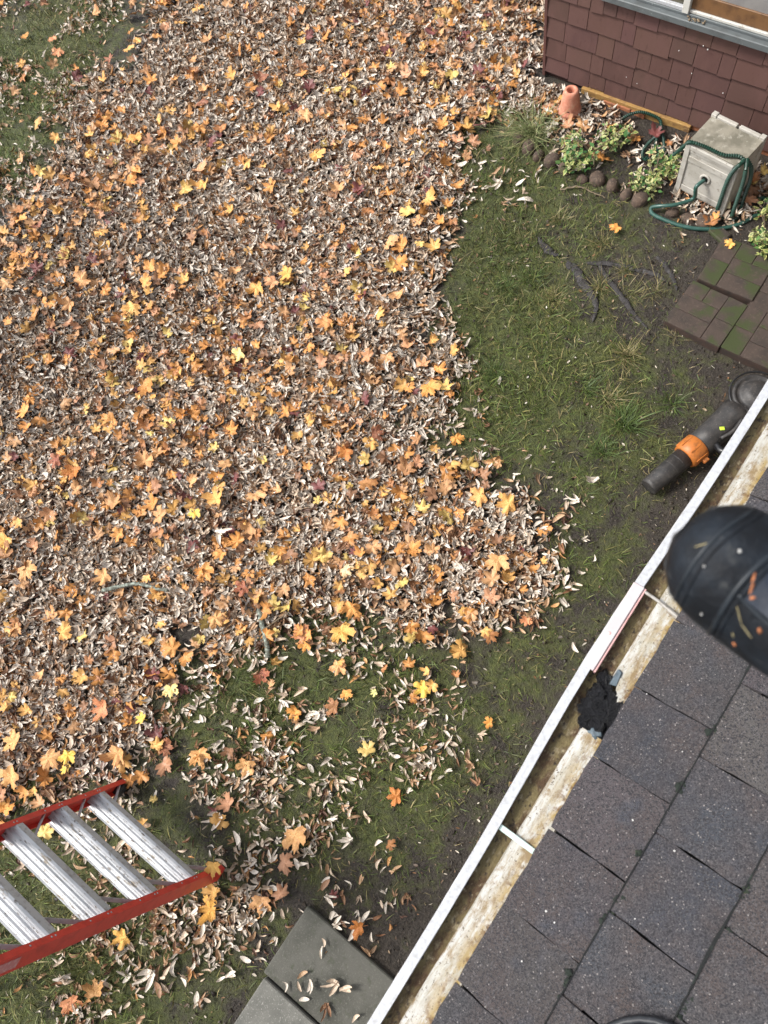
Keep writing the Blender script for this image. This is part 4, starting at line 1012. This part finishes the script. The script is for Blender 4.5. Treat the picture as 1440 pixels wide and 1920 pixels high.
def ring(name, x0, r, m, q=1.0):
    P = []
    for k in range(25):
        yy = -.0575 + .115 * k / 24; xx = x0 + .0062 * (yy / .036) ** 2
        if abs(yy) < halfw(xx) * .985: P.append(surf(xx, yy, -r * .2))
    return tube(name, smooth_path(P, 2), r, m, boot, 8)
ring('toe_ring', .0224, .0022, M['bootedge_lit']); ring('toe_ring', .0290, .0014, M['boot'])
ring('vamp_ring', .0616, .0028, M['bootedge_lit']); ring('vamp_ring', .0680, .0016, M['boot'])
tube('side_seam', smooth_path([surf(.066, -.013), surf(.078, -.0155), (surf(.105, -.018)), surf(.14, -.02)], 4), .0026, M['bootedge_lit'], boot, 8)
V, F = [], []; nx_, ny_ = 12, 8
for a in range(nx_ + 1):
    for b in range(ny_ + 1):
        xx = .072 + .12 * a / nx_; yy = -.0135 - .03 * (xx - .072) + (halfw(xx) * .9 + .0135) * b / ny_; V.append(surf(xx, yy, .0016))
for a in range(nx_):
    for b in range(ny_): k = a * (ny_ + 1) + b; F.append((k, k + 1, k + ny_ + 2, k + ny_ + 1))
obj('vamp', mesh('vamp', V, F, M['bootblue'], True), boot)
V, F, K = [], [], 28
for zz in (-.016, -.002, .004):
    g = .0012 if zz < 0 else .001
    for k in range(K):
        t = k / K
        if t < .5: xx = .0004 + .26 * abs(1 - 4 * t) ** 1.7 if t < .25 else .0004 + .26 * abs(4 * t - 1) ** 1.7; yy = (halfw(xx) + g) * (1 if t < .25 else -1)
        else: xx = .26; yy = -(halfw(.26) + g) * (1 - (t - .5) * 4)
        V.append(bpt(xx - g * (xx < .05), yy, zz) - T0)
for i in range(2):
    for k in range(K): k2 = (k+1) % K; F.append((i*K+k, i*K+k2, (i+1)*K+k2, (i+1)*K+k))
F += [tuple(reversed(range(K))), tuple(range(2*K, 3*K))]
obj('sole', mesh('sole', V, F, M['rubber']), boot)
P = [bpt(.215, 0, .06) - T0, bpt(.222, 0, .14) - T0, bpt(.24, 0, .24) - T0, bpt(.27, 0, .34) - T0]
tube('shaft', smooth_path(P, 5), lambda t: .050 + .012 * t, M['boot'], boot, 18)
P = [bpt(.268, 0, .33) - T0, bpt(.34, 0, .42) - T0, bpt(.50, -.02, .46) - T0, bpt(.75, -.05, .40) - T0]
tube('trouser_leg', smooth_path(P, 5), lambda t: .070 + .02 * t, M['trouser'], boot, 16)
for p0, p1, m_, rr in (((.074, -.010), (.063, .011), 'rust', .0022), ((.074, -.010), (.077, -.006), 'rust', .0036), ((.0716, -.022), (.085, -.032), 'straw', .0010), ((.085, -.032), (.099, -.036), 'straw', .0010), ((.096, -.025), (.100, -.028), 'rust', .0036),
                      ((.093, -.050), (.097, -.0505), 'rust', .0026), ((.0155, -.004), (.021, .006), 'straw', .0009), ((.086, -.043), (.090, -.046), 'straw', .0010)):
    a_, b_ = surf(*p0, .001), surf(*p1, .001); tube('stuck_leaf_bit', smooth_path([a_, (a_ + b_) / 2 + BN * .0008, b_], 3), lambda t: rr * .55 * (.45 + .55 * math.sin(math.pi * (.1 + .8 * t))), M[m_], boot, 6, flat=.3, rnd=.3)
for p0, rr in (((.044, .016), .0018), ((.031, -.012), .0011), ((.058, -.047), .0011), ((.078, -.004), .0007)):
    v, f = lump_data(surf(*p0, .0006), rr, 3, 1, .7, .6); obj('grit', mesh('grit', v, f, M['drop'], True), boot)

# coiled black cord on the shingles
cu, cs = (-0.328,0.407)
pth = []
for k in range(150):
    a = k * .21; r = .150 - .0004 * k - .018 * (k // 30); zz = .010 + .009 * (k // 30) % .03
    pth.append(Vector((cu, RY, RZ)) + Matrix.Rotation(-SLP, 3, 'X') @ Vector((r * math.cos(a), -cs + r * .9 * math.sin(a), zz + .009)))
tag(tube('coiled_cord', pth, .0085, M['cord'], None, 8), 'coil of black cord lying on the shingles at the bottom edge', 'cord')

# ------------------------------------------------------------------ leaves one by one
MESH = []
for k, (v, f, e) in enumerate(MAP):
    me = mesh('maple_leaf', v, [tuple(int(i) for i in q) for q in f], M['maple'], False)
    a = me.attributes.new('edge', 'FLOAT', 'POINT'); a.data.foreach_set('value', e.astype(np.float32)); MESH.append(me)
GRP = 'orange and yellow maple leaves lying in the yard'
def leaf(x, y, z, s, rz, col, label, k=None, tilt=.12, group=None):
    o = obj('maple_leaf', MESH[random.randrange(len(MESH)) if k is None else k], None, (x, y, z))
    o.scale = (s, s, s); o.rotation_euler = (random.gauss(0, tilt), random.gauss(0, tilt), rz); o.color = (*col, 1)
    return tag(o, label, 'leaf', group or GRP)
OR, GO, TA, SA, YE, PY, BR, BU, RU = (.62, .28, .065), (.68, .40, .10), (.56, .32, .14), (.54, .22, .12), (.78, .55, .10), (.78, .64, .26), (.25, .115, .065), (.20, .045, .045), (.40, .13, .03)
HERO = [
 ((0.175,1.260), .088, 2.6, GO, 'big golden maple leaf on grass right of the salmon one, lower middle', 0),
 ((0.048,1.408), .080, .9, SA, 'salmon-red maple leaf left of the big golden one on grass', 2),
 ((-0.001,1.378), .05, 2.0, OR, 'small orange leaf tucked under the salmon-red one', 1),
 ((-0.629,1.865), .062, 2.3, PY, 'pale yellow maple leaf at the pile edge above the ladder', 0),
 ((0.178,0.689), .064, 1.2, YE, 'yellow maple leaf on grass left of the black gutter patch', 1),
 ((-0.857,1.885), .043, .3, YE, 'small bright yellow leaf below the pale yellow one', 0),
 ((-0.178,1.905), .070, 2.9, TA, 'tan-orange leaf on the carpet left of the lichen stick', 4),
 ((-0.324,1.198), .055, 1.5, OR, 'ragged orange leaf beside the mauve-brown one', 3),
 ((-0.187,1.029), .058, .5, BR, 'mauve-brown maple leaf on grass below the golden one', 0),
 ((-0.085,1.031), .045, 2.2, OR, 'small orange leaf above the mauve-brown one', 2),
 ((0.004,0.895), .030, 1.0, (.55, .62, .25), 'tiny pale green leaf on the grass', 0),
 ((-0.811,1.515), .076, 2.5, (.62, .34, .13), 'broad orange leaf with a dark spot above the ladder end', 0),
 ((-0.693,1.255), .070, 1.9, TA, 'orange leaf on grass right of the broad spotted one', 1),
 ((-0.358,0.490), .058, .7, RU, 'lone red-orange leaf on grass toward the gutter', 4),
 ((-0.813,0.828), .092, 2.4, TA, 'largest tan-orange leaf right of the ladder foot', 1),
 ((-1.353,0.953), .082, .6, (.55, .30, .06), 'golden-brown leaf lying beside the lower ladder rail', 3),
 ((-1.733,1.259), .066, 1.1, GO, 'golden leaf below the lower ladder rail', 1),
 ((-2.122,1.299), .074, 2.7, SA, 'salmon-tan leaf at the bottom left on grass', 0),
 ((-2.014,1.208), .066, 5.5, (.36, .20, .08), 'folded brown leaf beside the salmon-tan one', 7),
 ((-1.336,2.220), .084, 3.0, TA, 'large tan-orange leaf at the left above the ladder', 2),
 ((-1.386,2.433), .078, .4, (.62, .36, .14), 'large orange leaf near the left edge above the ladder', 0),
 ((-1.515,2.325), .086, 1.5, (.58, .32, .12), 'rounded tan leaf at left edge just above the ladder rail', 5),
 ((-1.247,2.128), .064, 2.1, YE, 'bright yellow leaf above the upper ladder rail', 4),
 ((-1.324,2.084), .030, .6, YE, 'tiny yellow leaf by the upper ladder rail', 0),
 ((-1.698,2.243), .07, 5.0, OR, 'orange leaf touching the upper ladder rail at the left edge', 3),
 ((-0.943,2.114), .078, .8, SA, 'folded salmon leaf in the carpet left of the yellow ones', 7),
 ((-1.061,1.887), .085, 2.0, (.50, .28, .12), 'large dull orange leaf by the curled leaves at the pile foot', 6),
 ((-0.557,3.379), .098, 1.6, GO, 'large golden leaf at the left edge of the carpet', 0),
 ((-0.614,3.126), .088, 2.8, TA, 'pointed tan-orange leaf below the large golden one at left', 0),
 ((-0.359,2.643), .075, 1.2, TA, 'veined tan-orange leaf above the thin mossy stick', 1),
 ((2.338,4.851), .085, 2.2, OR, 'bright orange leaf standing out in the upper left carpet', 0),
 ((1.905,2.970), .072, .5, GO, 'golden leaf shining in the middle of the carpet', 0),
 ((1.686,1.689), .080, 2.6, OR, 'orange leaf at the carpet edge beside the lawn strip', 0),
 ((1.252,1.017), .075, .9, (.62, .34, .12), 'orange leaf upper right of the lower pile lobe', 2),
 ((0.985,0.738), .085, 2.0, TA, 'broad tan-orange leaf in the lower pile lobe', 0),
 ((1.074,1.865), .070, 1.4, RU, 'rust-brown leaf low in the middle carpet', 5),
 ((0.467,1.438), .052, 2.9, (.74, .64, .40), 'cream-coloured leaf on the carpet above the golden one', 0),
 ((-0.285,1.490), .062, 2.9, BU, 'burgundy leaf below the end of the lichen stick', 7),
 ((0.056,1.866), .062, 1.0, BU, 'maroon leaf just above the lichen stick', 1),
 ((0.026,3.468), .064, .8, BU, 'maroon leaf on the left part of the carpet', 2),
 ((0.039,3.317), .08, 2.0, RU, 'rust-red leaf right below the maroon one on the left', 3),
 ((3.252,1.293), .052, 1.1, OR, 'lone small orange leaf on the dark moss', 0),
 ((1.493,1.363), .055, 2.7, OR, 'small orange leaf on grass above the lower pile lobe', 4),
 ((0.221,0.300), .038, .6, OR, 'small orange leaf on soil close to the gutter', 3),
 ((0.787,0.432), .042, 1.9, SA, 'small salmon leaf between pile lobe and gutter', 3),
 ((2.749,6.126), .070, 1.3, SA, 'salmon leaf on the green lawn at upper left', 2),
 ((2.490,6.338), .062, .4, (.66, .36, .12), 'orange leaf on the green lawn at the upper left edge', 0),
 ((2.832,6.307), .050, 2.4, SA, 'smaller pink-orange leaf on the lawn farthest up', 0),
 ((0.255,2.435), .052, 2.1, YE, 'vivid yellow leaf in the lower left carpet', 0),
 ((1.266,2.895), .068, 1.1, PY, 'pale gold leaf in the middle of the carpet', 1),
 ((-1.141,0.342), .03, 1.1, TA, 'small tan leaf on the mossy slab', 6)]
used = []
for (p_, s, rz, col, lab, k) in HERO:
    d = float(look(LEAF, p_[0], p_[1])); z = float(hgt(*p_)) + (.058 if d > .6 else .024); used.append(p_)
    s *= 1.16; leaf(*p_, z + s * .10, s, rz, col, lab, k, .10)
leaf(*(3.436,0.629), .062, .05, 1.0, GO, 'golden leaf resting on the corner of the upper paver', 0, .05)
pr_ = RA[0] + RA[1] * .17 + NF * .03 + Vector((-1.157, 1.019, 0))
leaf(pr_.x + .02, pr_.y + .012, pr_.z + .018, .070, 2.2, GO, 'golden leaf caught on the lower ladder rail near its foot', 0, .25)
leaf(*(-0.951,0.292), .05, .062, .6, RU, 'dark orange leaf against the top edge of the mossy slab', 3, .3)
NAMES = {0: 'orange', 1: 'golden', 2: 'tan-orange', 3: 'salmon', 4: 'yellow', 5: 'brown', 6: 'maroon', 7: 'rust-orange'}
FORM = {0: 'flat', 1: 'cupped', 2: 'flat', 3: 'curled', 4: 'folded', 5: 'drooping', 6: 'crumpled', 7: 'rolled'}
LANDMARK = [(p, n) for p, n in zip([(0.175,1.260),(-0.629,1.865),(0.178,0.689),(-0.811,1.515),(-0.693,1.255),(-0.358,0.490),(-0.813,0.828),(-1.353,0.953),(-2.122,1.299),(-1.386,2.433),(-1.247,2.128),(-0.943,2.114),(-0.557,3.379),(-0.359,2.643),(2.338,4.851),(1.905,2.970),(1.686,1.689),(1.252,1.017),(0.985,0.738),(1.074,1.865),(0.467,1.438),(-0.096,1.613),(-0.367,2.487),(0.026,3.468),(3.252,1.293),(2.749,6.126),(0.255,2.435),(1.266,2.895),(0.222,2.173),(1.646,0.550),(-1.204,1.765),(-1.182,0.991),(-1.055,0.571),(0.788,0.144),(3.704,2.179),(4.364,2.510),(-0.187,1.029),(3.178,1.928),(3.364,5.893),(3.942,4.264),(3.251,4.710),(3.494,3.420),(1.667,5.409),(2.756,3.566),(3.923,2.861),(1.814,4.146),(0.887,4.508),(1.515,3.368),(2.056,2.387),(0.720,3.583),(1.427,2.362),(0.200,3.990),(0.726,2.798)],
 ['the big golden leaf', 'the pale yellow leaf', 'the yellow leaf by the black gutter patch', 'the broad spotted orange leaf', 'the orange leaf right of the spotted one', 'the lone red-orange leaf', 'the largest tan-orange leaf', 'the golden-brown leaf by the ladder rail', 'the salmon-tan leaf at bottom left', 'the large orange leaf above the ladder', 'the bright yellow leaf by the upper rail', 'the folded salmon leaf', 'the large golden leaf at the left edge', 'the veined tan leaf above the thin stick',
  'the bright orange leaf far up', 'the golden leaf in mid carpet', 'the orange leaf beside the lawn strip', 'the orange leaf of the lower pile lobe', 'the broad tan leaf of the pile lobe', 'the rust-brown leaf', 'the cream-coloured leaf', 'the lichen stick', 'the thin mossy stick', 'the maroon leaf on the left', 'the lone leaf on the moss', 'the salmon leaf on the far lawn', 'the vivid yellow leaf', 'the pale gold leaf', 'the white five-fingered leaf', 'the silvery leaf beside the pile lobe',
  'the upper foot of the ladder', 'the lower foot of the ladder', 'the mossy slab', 'the gutter splice', 'the sedge clump', 'the corner of the red wall', 'the mauve-brown leaf', 'the long white leaf by the sedge', 'the far left corner of the carpet', 'the far edge of the carpet', 'the far left part of the carpet', 'the far middle of the carpet', 'the left lawn edge of the carpet', 'the upper middle of the carpet', 'the carpet edge left of the red wall', 'the upper left of the carpet', 'the left side of the carpet', 'the left middle of the carpet', 'the right middle of the carpet', 'the lower left middle of the carpet', 'the centre of the carpet', 'the left edge of the carpet', 'the lower middle of the carpet'])]
def near(x, y): return min(LANDMARK, key=lambda q: (q[0][0] - x)**2 + (q[0][1] - y)**2)[1]
def sized(s, a, b): return 'small' if s < a else 'large' if s > b else 'mid-sized'
SEEN = set()
cnt = 0; tries = 0; total = 300 - len(HERO) - 3
while cnt < total and tries < 20000:
    tries += 1; x, y = random.uniform(-2.3, 3.6), random.uniform(.4, 6.6); d = float(look(LEAF, x, y))
    if random.random() > .08 + .92 * d ** 1.3 or d < .12 or (-2.1 < x < -1.0 and y < .62): continue
    if random.random() > .25 + .75 * max(0, min(1, .55 + .5 * float(waves(x, y, 1.9, 44)))): continue
    if any((x - a)**2 + (y - b)**2 < .0085 for a, b in used): continue
    used.append((x, y)); k = int(np.searchsorted(np.cumsum([.30, .20, .22, .09, .06, .05, .04]), random.random()))
    c_ = ORC[k]; f_ = random.uniform(.85, 1.2)
    s = random.uniform(.056, .106)
    for _ in range(25):
        kf = random.randrange(len(MESH)); s = random.uniform(.050, .098); lab = sized(s, .066, .082) + ' ' + FORM[kf] + ' ' + NAMES[k] + ' leaf near ' + near(x, y)
        if lab not in SEEN: break
    else: continue
    SEEN.add(lab)
    leaf(x, y, float(hgt(x, y)) + (.050 if d > .6 else .02) + s * .10 + random.uniform(0, .008), s, random.uniform(0, 6.28), tuple(c_ * f_),
         lab, kf, .26); cnt += 1
# the nearest pale curled leaves, one by one
CM = []
for v, f, sh in CUR: CM.append(mesh('curled_leaf', v, [tuple(int(i) for i in q) for q in f], None, False))
def curlmat():
    m, t, b = nodes('curled_leaf'); v = coords(t); oi = t.nodes.new('ShaderNodeObjectInfo')
    c = mix(t, ramp(t, noise(t, v, 9), .35, .7), oi.outputs['Color'], mix(t, .4, oi.outputs['Color'], (.30, .2, .12)))
    t.links.new(c, b.inputs['Base Color']); b.inputs['Roughness'].default_value = .55; return m
cm_ = curlmat()
for me in CM: me.materials.append(cm_)
CFORM = ['rolled', 'tightly rolled', 'arched', 'twisted', 'bent', 'open', 'hooked', 'bowed', 'two-lobed', 'three-lobed', 'forked', 'many-lobed']
PALN = ['pale grey', 'light tan', 'tan-brown', 'dark brown']
def curl(x, y, z, s, k, pk, label, group, rz=None, tilt=.3):
    o = obj('curled_leaf', CM[k], None, (x, y, z)); o.scale = (s, s, s); o.rotation_euler = (random.gauss(0, tilt), random.gauss(0, tilt), random.uniform(0, 6.28) if rz is None else rz)
    f_ = random.uniform(.85, 1.2); o.color = tuple(c * f_ for c in PAL[pk]) + (1,); return tag(o, label, 'leaf', group)
CH = [((1.646,0.550), .09, 10, 'silvery crumpled leaf on soil beside the lower pile lobe', .9), ((0.222,2.173), .105, 11, 'white five-fingered curled leaf on the middle carpet', 3.0), ((3.178,1.928), .11, 4, 'long white curled leaf on the grass below the sedge', .5), ((3.195,2.169), .10, 9, 'white crumpled leaf on the grass at the carpet edge', 1.0),
      ((3.564,1.755), .10, 9, 'large white leaf caught on the edging logs', .2), ((0.788,0.144), .06, 2, 'single pale leaf on dark soil beside the gutter splice', 2.6), ((3.510,1.125), .05, 0, 'white curl beside the bend of the smooth hose', .4),
      ((-1.017,1.223), .11, 9, 'silvery crumpled leaf right of the ladder', 1.0), ((-1.789,1.035), .12, 9, 'white lobed leaf on grass near the bottom left', 1.2), ((-1.685,0.957), .10, 7, 'white curled leaf beside the lobed one near the bottom', 2.2)]
for (p_, s, k, lab, rz) in CH:
    d = float(look(LEAF, *p_)); curl(*p_, float(hgt(*p_)) + (.066 if d > .6 else .03), s, k, 0, lab, 'pale curled leaves that stand out', rz, .1)
for (p_, s, k, pk, lab) in [((-1.159,0.385), .07, 1, 0, 'pale rolled leaf high on the mossy slab'), ((-1.111,0.398), .05, 2, 1, 'short tan curl nearest the top corner of the mossy slab'), ((-1.368,0.436), .06, 6, 0, 'hooked white leaf at the left side of the mossy slab'), ((-1.338,0.386), .06, 0, 1, 'tan rolled leaf left of the white fork on the mossy slab'),
   ((-1.293,0.337), .07, 10, 0, 'white forked leaf in the middle of the mossy slab'), ((-1.232,0.257), .11, 9, 1, 'biggest crumpled leaf on the mossy slab'), ((-1.202,0.192), .08, 10, 1, 'forked tan leaf right of the biggest one on the mossy slab'), ((-1.364,0.332), .06, 5, 0, 'open pale leaf at the seam of the two slabs'),
   ((-1.338,0.221), .09, 9, 3, 'dark brown crumpled leaf low on the mossy slab'), ((-1.287,0.404), .07, 2, 2, 'orange-brown curl on the upper left of the mossy slab'), ((-1.270,0.090), .06, 2, 1, 'lowest tan curl on the mossy slab by the gutter')]:
    curl(*p_, .050, s * .8, k, pk, lab, 'curled leaves on the mossy slab', None, .15)
cnt = 0
while cnt < 280:
    x, y = random.uniform(-2.1, 3.4), random.uniform(.1, 3.2); d = float(look(LEAF, x, y))
    if d < .05 or d > .72 or random.random() > .25 + d: continue
    if float(waves(x, y, 8, 77)) < random.uniform(-.3, .35): continue
    if x > 1.4 and random.random() > .3: continue
    if -2.08 < x < -1.02 and y < .59: continue
    zn = near(x, y)
    for _ in range(25):
        pk = random.choices([0, 1, 2, 3], [4, 3, 2, 1.5])[0]; ss = random.uniform(.038, .082); kf = random.randrange(len(CM))
        lab = sized(ss, .052, .068) + ' ' + PALN[pk] + ' ' + CFORM[kf] + ' leaf near ' + zn
        if lab not in SEEN: break
    else: continue
    SEEN.add(lab)
    curl(x, y, float(hgt(x, y)) + .018 + random.uniform(0, .012), ss, kf, pk, lab, 'curled dry leaves on the open grass and soil'); cnt += 1
# extra leaves heaped against the slab, the box and the pot
